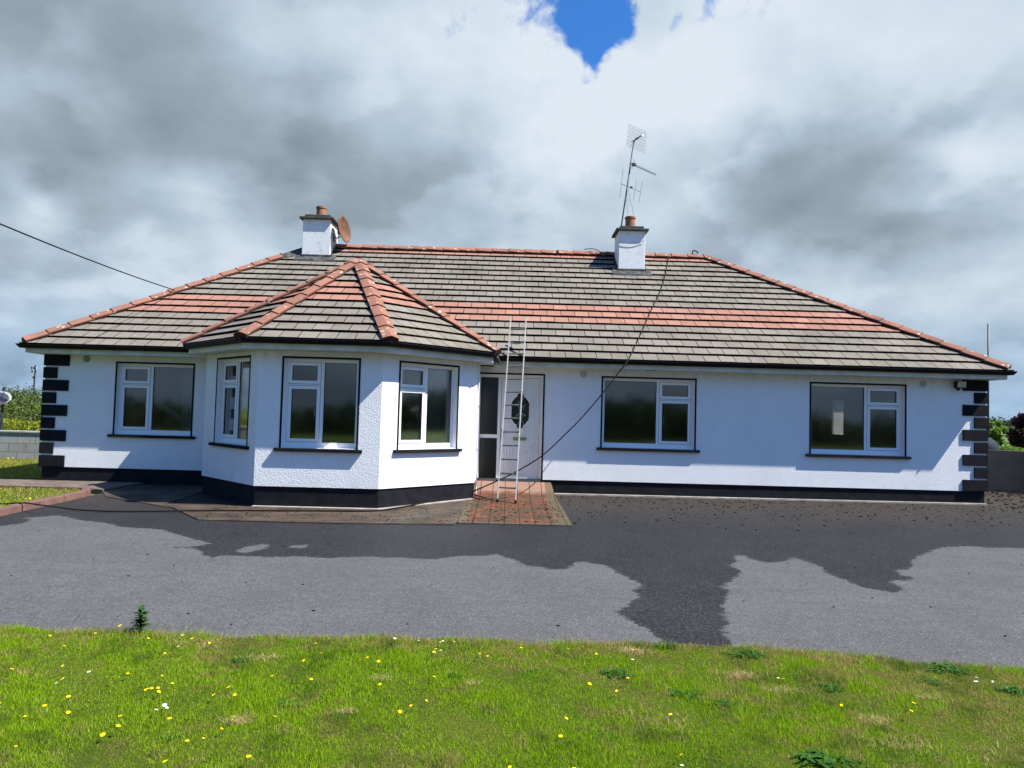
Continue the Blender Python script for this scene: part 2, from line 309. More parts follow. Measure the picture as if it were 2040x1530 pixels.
wet = gg.rng(gg.m('ADD', gg.m('ADD', at.outputs['Fac'], wn), fine), -.008, .012)
vo = gg.n('ShaderNodeTexVoronoi'); vo.inputs['Scale'].default_value = 130; gg.l(P, vo.inputs['Vector'])
agg = vo.outputs['Color']; ag = gg.n('ShaderNodeSeparateColor'); gg.l(agg, ag.inputs[0])
dry = gg.mix(gg.rng(gg.noise(P, .9, 6, .65), .35, .68), (.100, .100, .105), (.075, .075, .079))
dry = gg.mix(gg.rng(gg.noise(gg.vm('MULTIPLY', P, (.5, 1.6, 1)), 3.5, 6, .7), .5, .75), dry, (.066, .065, .067))
dry = gg.mix(gg.rng(gg.noise(P, 16, 6, .75), .46, .66), dry, (.066, .066, .069))
dry = gg.mix(gg.rng(ag.outputs[0], .80, .95), dry, (.138, .138, .145)); dry = gg.mix(gg.rng(ag.outputs[1], .76, .92), dry, (.046, .046, .049))
we = gg.mix(gg.rng(gg.noise(P, 1.1, 6, .65), .35, .65), (.017, .0175, .0195), (.024, .024, .026))
we = gg.mix(gg.rng(ag.outputs[0], .8, .95), we, (.075, .075, .08)); we = gg.mix(gg.rng(ag.outputs[1], .72, .9), we, (.014, .014, .016))
sp = gg.n('ShaderNodeSeparateXYZ'); gg.l(P, sp.inputs[0])
dirt = gg.m('MULTIPLY', gg.rng(gg.m('ADD', sp.outputs['Y'], gg.m('MULTIPLY_ADD', gg.noise(P, .8, 5, .6), 3, -1.5)), -3.3, -.6), gg.rng(gg.noise(P, 7, 6, .7), .25, .65, .35, 1))
we = gg.mix(gg.m('MULTIPLY', dirt, .75), we, (.052, .040, .030))
gg.l(gg.mix(wet, dry, we), bs.inputs['Base Color'])
gg.l(gg.rng(wet, 0, 1, .92, .55), bs.inputs['Roughness'])
bump(gg, bs, gg.m('ADD', vo.outputs['Distance'], gg.m('MULTIPLY', gg.noise(P, 40, 4, .7), .8)), .45, .005)
LX = 1.95
lawn_edge = [(-12, -8.1), (5.3, -8.46), (7.2, -8.47), (9.25, -8.48), (10.33, -8.44), (11.08, -8.53), (12.0, -8.66), (12.94, -8.83), (16, -9.5), (30, -13)]
ex_ = np.array(lawn_edge)
def edge_y(x): return np.interp(x, ex_[:, 0], ex_[:, 1])-.13+.012*np.sin(np.asarray(x)*5.1)+.012*np.sin(np.asarray(x)*13.7+1)
grid_mesh('asphalt_drive', nonuni(LX+.02, 30, 2.0, 17, .05, .2), nonuni(-9.6, 9, -9.0, .1, .05, .3), lambda x, y: terr(x, y), m_as, asph_attr, lambda P: P[:, 1] > np.interp(P[:, 0], ex_[:, 0], ex_[:, 1])-.5)
# soil under the lawns
m_soil, gg, bs = mat('lawn_thatch', (.05, .06, .02), .95, 0, .05); P = posc(gg)
c = gg.mix(gg.rng(gg.noise(P, 3, 6, .65), .35, .65), (.040, .075, .006), (.095, .095, .020)); c = gg.mix(gg.rng(gg.noise(P, 60, 4, .7), .4, .7), c, (.03, .035, .01)); gg.l(c, bs.inputs['Base Color']); bump(gg, bs, gg.noise(P, 30, 5, .7), .8, .02)
lz = lambda x, y: terr(x, y)+.018+.012*np.sin(x*2.3+1)*np.cos(y*2.9)+.006*np.sin(x*7.1)*np.sin(y*6.3)
grid_mesh('front_lawn', nonuni(-30, 50, 3, 16, .08, 1), nonuni(-40, -7.9, -11.2, -8.2, .06, 1), lz, m_soil, None, lambda P: P[:, 1] < edge_y(P[:, 0])+.04)
lz2 = lambda x, y: terr(x, y)+.05
grid_mesh('side_lawn', np.arange(-30, LX-.08, .2), np.arange(-9, -1.0, .2), lz2, m_soil)
grid_mesh('side_lawn', np.arange(-30, -.1, .2), np.arange(.16, 14, .2), lambda x, y: terr(x, y)+.02, m_soil, None, lambda P: P[:, 1] < 13)
# concrete path in front of the left wing and round the bay
bx, by, ba, bsd = 6.09, .05, 2.50, 2.03
BV = [(bx-ba, by-bsd/2), (bx-bsd/2, by-ba), (bx+bsd/2, by-ba), (bx+ba, by-bsd/2)]
WID = 18.71
m_conc, gg, bs = mat('dirty_concrete', (.3, .28, .25), .9, 0, .15); P = posc(gg)
c = gg.mix(gg.rng(gg.noise(P, 2.2, 6, .7), .35, .62), (.095, .070, .050), (.034, .027, .022)); c = gg.mix(gg.rng(gg.noise(gg.vm('MULTIPLY', P, (1, 4, 1)), 9, 5, .7), .48, .7), c, (.06, .045, .034))
gg.l(c, bs.inputs['Base Color']); gg.l(gg.rng(gg.noise(P, 1.5, 3, .6), .4, .6, .8, .45), bs.inputs['Roughness']); bump(gg, bs, gg.noise(P, 45, 5, .7), .5, .006)
m_path = noisy('worn_path_concrete', (.15, .115, .095), (.07, .055, .045), 4, .9, .5, 60)
m_pale = noisy('pale_concrete', (.36, .34, .31), (.22, .20, .17), 5, .9, .5, 60)
def flat(name, pts, dz, matl, depth=.05, kind='structure'):
    mb = MB(); top = [(x, y, float(terr(x, y))+dz) for x, y in pts]; n = len(pts); bot = [(x, y, z-depth) for x, y, z in top]
    mb.add(top+bot, [tuple(range(n)), tuple(range(2*n-1, n-1, -1))]+[(i, i+n, (i+1) % n+n, (i+1) % n) for i in range(n)])
    o = mb.build(name, matl); o['kind'] = kind; return o
A_, B_, C_, D_ = BV
g1 = gp(395, 1037)[:2]; g2 = gp(345, 1013)[:2]; g3 = gp(905, 1046)[:2]
flat('path', [(2.05, -.02), (-8, -.02), (-8, -.93), (1.2, -.93), (1.9, -1.15)], .045, m_path, .1)
flat('path', [(2.06, -.02), (1.91, -1.15), (2.3, -1.75), tuple(g2), (3.62, -2.42), A_, (A_[0], -.02)], .012, m_conc, .03)
flat('path', [tuple(g2), tuple(g1), (6.6, g1[1]-.02), tuple(g3), (8.66, -1.05), D_, C_, B_, (3.63, -2.42)], .016, m_conc, .04)
flat('path', [(10.07, -.0), (10.07, -.09), (11, -.075), (13, -.085), (15.5, -.07), (WID-.03, -.07), (WID-.03, 0)], .03, m_pale, .06)
# pale lip round the bay plinth
lip = MB()
def off(poly, d):
    out = []
    for i, p in enumerate(poly):
        p = np.array(p)
        a = np.array(poly[i-1]) if i else None; c_ = np.array(poly[i+1]) if i < len(poly)-1 else None
        ns = []
        for q, r_ in ((a, p), (p, c_)):
            if q is None or r_ is None: continue
            t = (r_-q)/np.linalg.norm(r_-q); ns.append(np.array([t[1], -t[0]]))
        if len(ns) == 1: out.append(p+ns[0]*d)
        else: k = ns[0]+ns[1]; out.append(p+k*d*2/(k@k))
    return out
L1 = [B_, C_, D_, (D_[0], -.35)]; L0 = off(L1, -.05); L2 = off(L1, .06)
for i in range(3):
    q = [L0[i], L2[i], L2[i+1], L0[i+1]]; z = [float(terr(*p)) for p in q]
    lip.hexa([(*p, zz-.02) for p, zz in zip(q, z)]+[(*p, zz+.028) for p, zz in zip(q, z)])
o = lip.build('path', m_pale); o['kind'] = 'structure'
# brick paved ramp to the door
m_br, gg, bs = mat('red_brick_paving', (.3, .1, .06), .85, 0, .15); P = posc(gg)
bt = gg.n('ShaderNodeTexBrick'); bt.offset = .5; bt.offset_frequency = 2; bt.squash = 1
bt.inputs['Scale'].default_value = 1; bt.inputs['Brick Width'].default_value = .215; bt.inputs['Row Height'].default_value = .107; bt.inputs['Mortar Size'].default_value = .006; bt.inputs['Mortar Smooth'].default_value = .3
bt.inputs['Color1'].default_value = (.27, .070, .040, 1); bt.inputs['Color2'].default_value = (.13, .050, .034, 1); bt.inputs['Mortar'].default_value = (.02, .016, .012, 1)
pw = gg.vm('ADD', P, (.02, .03, 0)); gg.l(pw, bt.inputs['Vector'])
sp = gg.n('ShaderNodeSeparateXYZ'); gg.l(P, sp.inputs[0])
c = gg.mix(gg.rng(gg.noise(P, 2.6, 6, .7), .34, .58), bt.outputs['Color'], (.062, .042, .024)); c = gg.mix(gg.rng(gg.noise(P, 14, 5, .7), .50, .66), c, (.045, .032, .020))
c = gg.mix(gg.m('MULTIPLY', gg.rng(gg.noise(P, 30, 5, .7), .52, .72), .5), c, (.035, .026, .018))
c = gg.mix(gg.m('MULTIPLY', gg.rng(gg.m('ADD', sp.outputs['Y'], gg.m('MULTIPLY_ADD', gg.noise(P, 3, 4, .6), .5, -.25)), -.62, -.45), .5), c, (.36, .22, .17))
c = gg.mix(gg.m('MULTIPLY', gg.m('MAXIMUM', gg.rng(sp.outputs['X'], 9.925, 9.94), gg.rng(sp.outputs['X'], 8.60, 8.585)), .8), c, (.085, .070, .042)); c = gg.mix(gg.m('MULTIPLY', gg.rng(sp.outputs['Y'], -3.40, -3.42), .8), c, (.075, .066, .056))
gx = gg.rng(gg.m('ABSOLUTE', gg.m('SUBTRACT', gg.m('FRACT', gg.m('MULTIPLY', sp.outputs['X'], 1/.232)), .5)), .016, .03)   # long open joints
c = gg.mix(gx, (.012, .01, .008), c)
gg.l(c, bs.inputs['Base Color']); gg.l(gg.rng(gg.noise(P, 4, 4, .6), .35, .6, .45, .85), bs.inputs['Roughness']); bump(gg, bs, gg.m('ADD', gg.m('SUBTRACT', gg.noise(P, 50, 5, .7), gg.m('MULTIPLY', bt.outputs['Fac'], 1.5)), gg.m('MULTIPLY', gx, 1.5)), .5, .008)
mb = MB()
prof = [(0., .235, 8.5, 10.06), (-.30, .20, 8.5, 10.07), (-.62, .075, 8.54, 10.10), (-1.1, .02, 8.56, 10.14), (-2.2, .02, 8.49, 10.16), (-3.52, .018, 8.40, 10.17)]
for (y0, h0, xa0, xb0), (y1, h1, xa1, xb1) in zip(prof[:-1], prof[1:]):
    T = lambda x, y, hh: (x, y, float(terr(x, y))*(0 if hh > .1 else 1)+hh)
    a = [T(xa0, y0, h0), T(xa1, y1, h1), T(xb1, y1, h1), T(xb0, y0, h0)]; mb.hexa([(p[0], p[1], -.2) for p in a]+a)
o = mb.build('brick_paving', m_br); o['kind'] = 'structure'
# ------------------------------------------------------------ kerb
m_kerb = noisy('red_kerb_concrete', (.155, .078, .060), (.085, .050, .042), 6, .9, .5, 50)
def kpath():
    pts = [(LX, y) for y in np.arange(-9.2, -1.9, .3)]+[(LX, -1.75)]
    for k in range(1, 8):
        a = k/7*math.pi/2; pts.append((LX-.42+.42*math.cos(a), -1.75+.42*math.sin(a)*1.3))
    pts += [(1.2, -1.19), (.4, -1.18), (-1, -1.16)]; return pts
mb = MB(); kp = kpath(); out = off(kp, .0); inn = off(kp, -.14); kt = .10
for i in range(len(kp)-1):
    gap = .006 if i % 3 == 0 else 0
    a, b_, c_, d_ = out[i], out[i+1], inn[i+1], inn[i]
    a = a+(b_-a)*gap/np.linalg.norm(b_-a); d_ = d_+(c_-d_)*gap/np.linalg.norm(c_-d_)
    z = [float(terr(*p)) for p in (a, b_, c_, d_)]
    tops = [a+(d_-a)*.15, b_+(c_-b_)*.15, c_, d_]
    mb.hexa([(*p, q-.05) for p, q in zip((a, b_, c_, d_), z)]+[(*p, q+kt-(.012 if k < 2 else 0)) for k, (p, q) in enumerate(zip(tops, z))])
o = mb.build('kerb', m_kerb, bevel=.008); o['kind'] = 'structure'

# ============================================================ THE HOUSE
house = empty('bungalow', (9.3, 0, 0), 'single storey white rendered bungalow with grey and red tiled hipped roof and angled bay', 'house')
s2 = math.sqrt(.5)
F0 = FR((0, 0), (1, 0), (0, -1))
FL = FR(A_, (s2, -s2), (-s2, -s2)); FF = FR(B_, (1, 0), (0, -1)); FRt = FR(C_, (s2, s2), (s2, -s2))
fl_len = float(np.linalg.norm(np.array(B_)-A_)); ff_len = bsd
# windows: face, u0, u1, z0, z1, which side the sash is on, share of the sash
WIN = [(F0, 1.418, 2.918, .965, 2.36, 'L', .425, 'window with black sill in the left wing'),
       (F0, 11.056, 12.888, .965, 2.338, 'R', .39, 'wide window right of the front door'),
       (F0, 15.212, 17.082, .950, 2.338, 'R', .39, 'wide window nearest the right corner'),
       (FL, .50, 1.78, .925, 2.392, 'L', .50, 'shaded window on the left face of the bay'),
       (FF, .418, 1.638, .925, 2.378, 'L', .50, 'window on the front face of the bay'),
       (FRt, .365, 1.63, .930, 2.376, 'L', .50, 'window on the sunlit right face of the bay')]
DOOR = (8.57, 9.865, .235, 2.345)
ZT, PZ = 2.50, .285
def wall_face(mb, F, L, ops, z0, z1, thick=.28, reveal=.13):
    us = sorted({0, L, *[o[0] for o in ops], *[o[1] for o in ops]}); zs = sorted({z0, z1, *[o[2] for o in ops], *[o[3] for o in ops]})
    for a, b_ in zip(us[:-1], us[1:]):
        for c_, d_ in zip(zs[:-1], zs[1:]):
            um, zm = (a+b_)/2, (c_+d_)/2
            if any(o[0] < um < o[1] and o[2] < zm < o[3] for o in ops): continue
            for dd in (0, -thick):
                q = [F.p(a, dd, c_), F.p(b_, dd, c_), F.p(b_, dd, d_), F.p(a, dd, d_)]; mb.poly(q if dd == 0 else q[::-1])
    for (a, b_, c_, d_) in ops:
        for q in (((a, c_), (a, d_)), ((b_, d_), (b_, c_)), ((a, d_), (b_, d_)), ((b_, c_), (a, c_))):
            (ua, za), (ub, zb) = q; mb.poly([F.p(ua, 0, za), F.p(ub, 0, zb), F.p(ub, -thick, zb), F.p(ua, -thick, za)])
    mb.poly([F.p(0, 0, z0), F.p(0, -thick, z0), F.p(L, -thick, z0), F.p(L, 0, z0)])
opn = lambda F: [(w[1], w[2], w[3], w[4]) for w in WIN if w[0] is F]
mb = MB()
wall_face(mb, F0, bx-ba, [o for o in opn(F0) if o[0] < 5], PZ, ZT)
F0b = FR((bx+ba, 0), (1, 0), (0, -1)); k = bx+ba
wall_face(mb, F0b, WID-k, [(o[0]-k, o[1]-k, o[2], o[3]) for o in opn(F0) if o[0] > 5]+[(.0, DOOR[1]-k, PZ, DOOR[3])], PZ, ZT)
wall_face(mb, FR((0, 8.2), (0, -1), (-1, 0)), 8.2, [], PZ, ZT); wall_face(mb, FR((WID, 0), (0, 1), (1, 0)), 8.2, [(5.35, 6.05, 1.25, 2.2)], PZ, ZT)
BW = (16.3, 17.6)   # glazed back door seen through the room
wall_face(mb, FR((WID, 8.2), (-1, 0), (0, 1)), WID, [(WID-BW[1], WID-BW[0], .3, 2.3)], PZ, ZT)
mb.build('wall', M_wall, house)
mb = MB()
wall_face(mb, FL, fl_len, opn(FL), PZ, ZT); wall_face(mb, FF, ff_len, opn(FF), PZ, ZT); wall_face(mb, FRt, fl_len, opn(FRt), PZ, ZT)
wall_face(mb, FR((bx-ba, 0), (0, -1), (-1, 0)), -A_[1], [], PZ, ZT); wall_face(mb, FR(D_, (0, 1), (1, 0)), -D_[1], [], PZ, ZT)
mb.build('bay_wall', M_wall, house)
# plinths, set back under the drip of the render
mb = MB(); pi_ = .022
mb.box(pi_, bx-ba+.1, pi_, .3, -.25, PZ+.003); mb.box(pi_, .3, .3, 8.2, -.25, PZ+.003); mb.build('plinth', M_black, house)
mb = MB(); mb.box(DOOR[1]+.001, WID-pi_, pi_, .3, -.25, PZ+.003); mb.box(WID-.3, WID-pi_, .3, 8.2, -.25, PZ+.003); mb.build('plinth', M_black, house)
mb = MB(); mb.box(bx+ba-.3, DOOR[1], .2, .4, -.25, DOOR[2]-.01); mb.build('door_step', M_capc, house)
mb = MB(); Pb = [(bx-ba, .2), A_, B_, C_, D_, (bx+ba, .15)]; Pi = off(Pb, -pi_); Pj = off(Pb, -.3)
for i in range(5):
    q = [Pi[i], Pi[i+1], Pj[i+1], Pj[i]]; mb.hexa([(*p, -.25) for p in q]+[(*p, PZ+.003) for p in q])
mb.build('bay_plinth', M_black, house)
# quoins
for side in (0, 1):
    for i in range(9):
        zt = 2.492-i*.2477; zb = zt-.217; L = .475 if i % 2 == 0 else .245; Ls = .245 if i % 2 == 0 else .475; pr = .028
        if i == 8: zb = PZ+.002
        mb = MB()
        X = (lambda x: x) if side == 0 else (lambda x: WID-x)
        pts = [(-pr, -pr), (L, -pr), (L, .004), (.004, .004), (.004, Ls), (-pr, Ls)]
        pts = [(X(x), y) for x, y in pts]
        if side: pts = pts[::-1]
        n = 6; mb.add([(*p, zb) for p in pts]+[(*p, zt) for p in pts], [tuple(range(n))[::-1], tuple(range(n, 2*n))]+[(j, (j+1) % n, (j+1) % n+n, j+n) for j in range(n)])
        mb.build('quoin', M_black, house, bevel=.006)
# windows
def frame_ring(mb, F, u0, u1, z0, z1, t, d0, d1, mi=0, tb=None):
    tb = tb or t
    F.box(mb, u0, u1, d0, d1, z0, z0+tb, mi); F.box(mb, u0, u1, d0, d1, z1-t, z1, mi); F.box(mb, u0, u0+t, d0, d1, z0+tb, z1-t, mi); F.box(mb, u1-t, u1, d0, d1, z0+tb, z1-t, mi)
def pane(F, u0, u1, z0, z1, d, parent, matl=None):
    mb = MB(); F.box(mb, u0, u1, d-.02, d, z0, z1); return mb.build('pane', matl or M_glass, parent)
for (F, u0, u1, z0, z1, sd, share, lab) in WIN:
    mb = MB(); dep = -.105; fw = .05
    frame_ring(mb, F, u0, u1, z0, z1, fw, dep-.06, dep, 0, .085)
    um = u0+(u1-u0)*share if sd == 'L' else u1-(u1-u0)*share
    F.box(mb, um-.026, um+.026, dep-.06, dep, z0+.085, z1-fw)
    sa = (u0+fw, um-.026) if sd == 'L' else (um+.026, u1-fw); fa = (um+.026, u1-fw) if sd == 'L' else (u0+fw, um-.026)
    zi0, zi1 = z0+.085, z1-fw; zm = zi1-(zi1-zi0)*.285
    F.box(mb, sa[0], sa[1], dep-.05, dep-.006, zm-.012, zm+.012)
    frame_ring(mb, F, fa[0], fa[1], zi0, zi1, .007, dep-.03, dep-.012, 1)
    w = mb.build('window', [M_pvc, M_gask], house); w['label'] = lab
    pane(F, fa[0]-.005, fa[1]+.005, zi0-.005, zi1+.005, dep-.02, w)
    for (a, b_) in ((zi0, zm-.012), (zm+.012, zi1)):
        mb = MB(); e = .006; frame_ring(mb, F, sa[0]+e, sa[1]-e, a+e, b_-e, .052, dep-.04, dep+.012)
        frame_ring(mb, F, sa[0], sa[1], a, b_, e, dep-.04, dep-.004, 1)
        frame_ring(mb, F, sa[0]+e+.052, sa[1]-e-.052, a+e+.052, b_-e-.052, .006, dep-.03, dep, 1)
        s_ = mb.build('sash', [M_pvc, M_gask], w)
        pane(F, sa[0]+.05, sa[1]-.05, a+.05, b_-.05, dep-.012, w)
    mb = MB(); hu = sa[0]+.105 if sd == 'R' else sa[1]-.105; F.box(mb, hu-.008, hu+.008, dep-.075, dep-.055, zi0+.42, zi0+.56); mb.build('handle', M_pvc, w)
    mb = MB(); t = .034; F.box(mb, u0-t, u0, -.001, .006, z0-.03, z1+t); F.box(mb, u1, u1+t, -.001, .006, z0-.03, z1+t); F.box(mb, u0-.0005, u1+.0005, -.001, .006, z1, z1+t)
    mb.build('surround', M_black, w)
    mb = MB(); q = (u0-.105, u1+.105); F.box(mb, q[0], q[1], -.0005, .065, z0-.066, z0-.012); F.box(mb, u0+.001, u1-.001, -.105, -.001, z0-.06, z0-.004); mb.build('sill', M_black, w, bevel=.006)
# front door
mb = MB(); du0, du1, dz0, dz1 = DOOR; dd = -.07
frame_ring(mb, F0, du0, du1, dz0, dz1, .055, dd-.07, dd, 0, .045)
F0.box(mb, 8.975, 9.035, dd-.07, dd, dz0+.045, dz1-.055); F0.box(mb, du0+.055, 8.975, dd-.07, dd-.002, 1.115-.035, 1.115+.035)
for a, b_ in ((dz0+.045, 1.08), (1.15, dz1-.055)): frame_ring(mb, F0, du0+.055, 8.975, a, b_, .012, dd-.03, dd-.01, 1)
df = mb.build('door_frame', [M_door, M_gask], house)
pane(F0, du0+.05, 8.98, dz0+.04, 1.085, dd-.03, df, M_dglass); pane(F0, du0+.05, 8.98, 1.145, dz1-.05, dd-.03, df, M_dglass)
mb = MB(); t = .034; F0.box(mb, du1, du1+t, -.001, .006, PZ, dz1+t); F0.box(mb, du0+.03, du1-.0005, -.001, .006, dz1, dz1+t); mb.build('surround', M_black, df)
lu0, lu1, lz0, lz1 = 9.041, du1-.058, dz0+.05, dz1-.06
lc = (lu0+lu1)/2
def lobed(cx, cz, hw, hh, k=1.):
    base = [(-.30, 1), (.30, 1), (.42, .80), (.62, .74), (.95, .50), (1, .40), (1, -.40), (.95, -.50), (.62, -.74), (.42, -.80), (.30, -1), (-.30, -1), (-.42, -.80), (-.62, -.74), (-.95, -.50), (-1, -.40), (-1, .40), (-.95, .50), (-.62, .74), (-.42, .80)]
    return [(cx+a*hw*k, cz+b_*hh*k) for a, b_ in base]
mb = MB(); F0.box(mb, lu0, lu1, dd-.06, dd-.012, lz0, lz1, 0)
frame_ring(mb, F0, lu0-.004, lu1+.004, lz0-.004, lz1+.004, .005, dd-.04, dd-.008, 1)
leaf = mb.build('door', [M_door, M_gask], house); leaf['label'] = 'white panelled front door with dark leaded oval glass'
def mould(pts, r, name='moulding', matl=M_door, d=dd-.012):
    mb = MB(); mb.tube([F0.p(u, d, z) for u, z in pts+[pts[0]]], r, 6, cap=False); return mb.build(name, matl, leaf)
mould([(lu0+.075, lz0+.08), (lu1-.075, lz0+.08), (lu1-.075, lz1-.11), (lu0+.075, lz1-.11)], .006)
gz = 1.635; mb = MB(); pts = lobed(lc, gz, .185, .355); n = len(pts)
mb.add([F0.p(u, dd-.009, z) for u, z in pts]+[F0.p(u, dd-.02, z) for u, z in pts], [tuple(range(n)), tuple(range(2*n-1, n-1, -1))]+[(i, i+n, (i+1) % n+n, (i+1) % n) for i in range(n)])
mb.build('pane', M_dglass, leaf)
mould(lobed(lc, gz, .19, .36), .015); mould(lobed(lc, gz, .24, .43), .013); mould(lobed(lc, gz, .28, .48), .010)
m_leadc, _, _ = mat('lead_came', (.45, .46, .45), .5)
for pts_ in ([(lc-.05, gz-.28), (lc+.06, gz-.1), (lc-.04, gz+.06), (lc+.05, gz+.25)], [(lc+.07, gz-.25), (lc-.05, gz-.08), (lc+.07, gz+.05), (lc-.05, gz+.2)], [(lc-.12, gz+.1), (lc-.06, gz+.15), (lc, gz+.05), (lc+.1, gz+.12)], [(lc-.1, gz-.12), (lc, gz-.02), (lc+.11, gz-.1)]):
    mb = MB(); mb.tube([F0.p(u, dd-.006, z) for u, z in pts_], .0035, 5); mb.build('lead_came', m_leadc, leaf)
lp = [(lc-.20, .93), (lc-.15, .86), (lc-.09, .80), (lc+.09, .80), (lc+.15, .86), (lc+.20, .93), (lc+.20, .60), (lc+.13, .50), (lc+.08, .45), (lc-.08, .45), (lc-.13, .50), (lc-.20, .60)]
mould(lp, .013); mould([((u-lc)*1.28+lc, (z-.68)*1.22+.68) for u, z in lp], .011); mould([((u-lc)*.72+lc, (z-.68)*.72+.68) for u, z in lp], .010)
mb = MB(); F0.box(mb, lc-.13, lc+.13, dd-.014, dd+.004, 1.045, 1.108); F0.box(mb, lc-.11, lc+.11, dd, dd+.009, 1.058, 1.095); mb.build('letter_plate', M_brass, leaf, bevel=.003)
mb = MB(); F0.box(mb, lu0+.012, lu0+.045, dd-.014, dd, 1.06, 1.27); mb.tube([F0.p(lu0+.028, dd, 1.2), F0.p(lu0+.028, dd+.05, 1.2), F0.p(lu0+.13, dd+.05, 1.2)], .009, 8); mb.build('handle', M_brass, leaf, smooth=False)
# interior
mb = MB(); zf = .225
mb.box(.3, WID-.3, .3, 7.9, zf-.05, zf); mb.add([(p[0], p[1], zf) for p in off([(bx-ba, .32), A_, B_, C_, D_, (bx+ba, .32)], -.29)], [(0, 1, 2, 3, 4, 5)])
mb.build('floor', M_floor, house)
mb = MB(); cz_ = 2.47
mb.box(.29, WID-.29, .29, 7.91, cz_, cz_+.02); mb.add([(p[0], p[1], cz_) for p in off([(bx-ba, .32), A_, B_, C_, D_, (bx+ba, .32)], -.27)], [(5, 4, 3, 2, 1, 0)])
mb.build('ceiling', M_int, house)
mb = MB()
for x in (3.35, 8.45, 10.3, 14.3): mb.box(x, x+.1, .29, 4.2, zf, cz_)
mb.box(.29, 14.3, 4.2, 4.3, zf, cz_); mb.box(14.3, WID-.3, 6.9, 7.0, zf, cz_); mb.box(14.3, 14.4, 4.2, 6.9, zf, cz_)
mb.build('interior_wall', M_int, house)
def curtain(F, u0, u1, z0, z1, d, matl, amp=.02, n=60, k=9):
    mb = MB(); vs = []
    for i in range(n+1):
        u = u0+(u1-u0)*i/n; dd_ = d+amp*math.sin(i/n*math.pi*2*k)+amp*.5*math.sin(i/n*31)
        vs += [F.p(u, dd_, z0), F.p(u, dd_*1.0+.005, z1)]
    mb.add(vs, [(2*i, 2*i+2, 2*i+3, 2*i+1) for i in range(n)]); return mb.build('curtain', matl, house, smooth=True)
curtain(FL, .505, 1.775, .94, 2.385, -.185, M_cream, .012); curtain(FRt, 1.15, 1.66, .98, 2.42, -.36, M_grcur, .03, 80, 5); curtain(F0, 2.55, 2.95, .98, 2.42, -.40, M_grcur, .03, 50, 4)
mb = MB(); streak = [(1.50, 1.66, .07), (1.72, 1.65, .06), (1.95, 1.60, .055), (2.2, 1.48, .05), (2.5, 1.30, .045), (2.78, 1.15, .04), (2.98, 1.06, .03)]; vs = []  # pale ribbon added for the curved streak of light behind this glass
for u, z, w in streak: vs += [F0.p(u, -.42, z-w), F0.p(u+.015, -.40, z), F0.p(u+.03, -.42, z+w)]
mb.add(vs, [(3*i, 3*i+3, 3*i+4, 3*i+1) for i in range(6)]+[(3*i+1, 3*i+4, 3*i+5, 3*i+2) for i in range(6)]); mb.build('curtain', m_net, house, smooth=True)
mb = MB(); mb.box(16.1, 16.55, 3.2, 3.6, zf, .75); mb.box(16.1, 16.16, 3.2, 3.6, .75, 1.2)
mb.build('armchair', M_cream, house)
# roof
EZ, RZ = 2.638, 5.72; XL, XR, YE = -.235, 18.95, -.42; RY, RX0, RX1, YB = 4.07, 4.05, 14.19, 8.60
TGAP, TW, GA = .012, .30, .3015
def clip(poly, a, n):   # keep points with (p-a).n >= 0
    out = []
    for i in range(len(poly)):
        p, q = poly[i-1], poly[i]; dp = (p-a)@n; dq = (q-a)@n
        if (dp >= 0) != (dq >= 0): out.append(p+(q-p)*dp/(dp-dq))
        if dq >= 0: out.append(q)
    return out
def roof_plane(mb, P3, red=(), gauge=GA, holes=None):
    P3 = [np.array(p, float) for p in P3]; o = P3[0]; eu = P3[1]-P3[0]; eu /= np.linalg.norm(eu)
    n = np.cross(eu, P3[2]-P3[0]); n /= np.linalg.norm(n)
    if n[2] < 0: n = -n
    ev = np.cross(n, eu)
    if ev[2] < 0: ev = -ev
    uv = [np.array([(p-o)@eu, (p-o)@ev]) for p in P3]; cen = sum(uv)/len(uv)
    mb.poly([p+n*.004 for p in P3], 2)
    edges = []
    for i in range(len(uv)):
        a, b_ = uv[i-1], uv[i]; d = b_-a
        if np.linalg.norm(d) < 1e-6: continue
        nn = np.array([-d[1], d[0]]); nn /= np.linalg.norm(nn)
        if (cen-a)@nn < 0: nn = -nn
        edges.append((a, nn))
    vmax = max(p[1] for p in uv); umin = min(p[0] for p in uv); umax = max(p[0] for p in uv)
    nr = int(round(vmax/gauge)) if abs(vmax/gauge-round(vmax/gauge)) < .1 else int(math.ceil(vmax/gauge))
    for r in range(nr):
        v0 = r*gauge; v1 = min((r+1)*gauge+.03, vmax); u = umin-TW+(TW/2 if r % 2 else 0)
        mi = 1 if r in red else 0
        while u < umax:
            jit = random.uniform(-.003, .003)
            poly = [np.array(p) for p in ((u+TGAP/2, v0+jit), (u+TW-TGAP/2, v0+jit), (u+TW-TGAP/2, v1), (u+TGAP/2, v1))]
            for a, nn in edges:
                poly = clip(poly, a if abs(nn[1]) < .999 or a[1] > .01 else a-np.array([0, .01]), nn)
                if len(poly) < 3: break
            if len(poly) >= 3:
                hj = random.uniform(-.003, .003)
                top = [o+eu*p[0]+ev*p[1]+n*(.013+(.044+hj)*max(0, 1-(p[1]-v0)/gauge)) for p in poly]
                bot = [o+eu*p[0]+ev*p[1]+n*.004 for p in poly]; m_ = len(poly)
                area = sum(poly[i-1][0]*poly[i][1]-poly[i][0]*poly[i-1][1] for i in range(m_))
                if area < 0: top = top[::-1]; bot = bot[::-1]
                mb.add(top, [tuple(range(m_))], mi)
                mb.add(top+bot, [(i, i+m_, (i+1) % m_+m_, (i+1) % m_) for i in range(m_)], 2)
            u += TW
    return n
mb = MB()
c00, c10, c11, c01 = (XL, YE, EZ), (XR, YE, EZ), (XR, YB, EZ), (XL, YB, EZ); ra, rb = (RX0, RY, RZ), (RX1, RY, RZ)
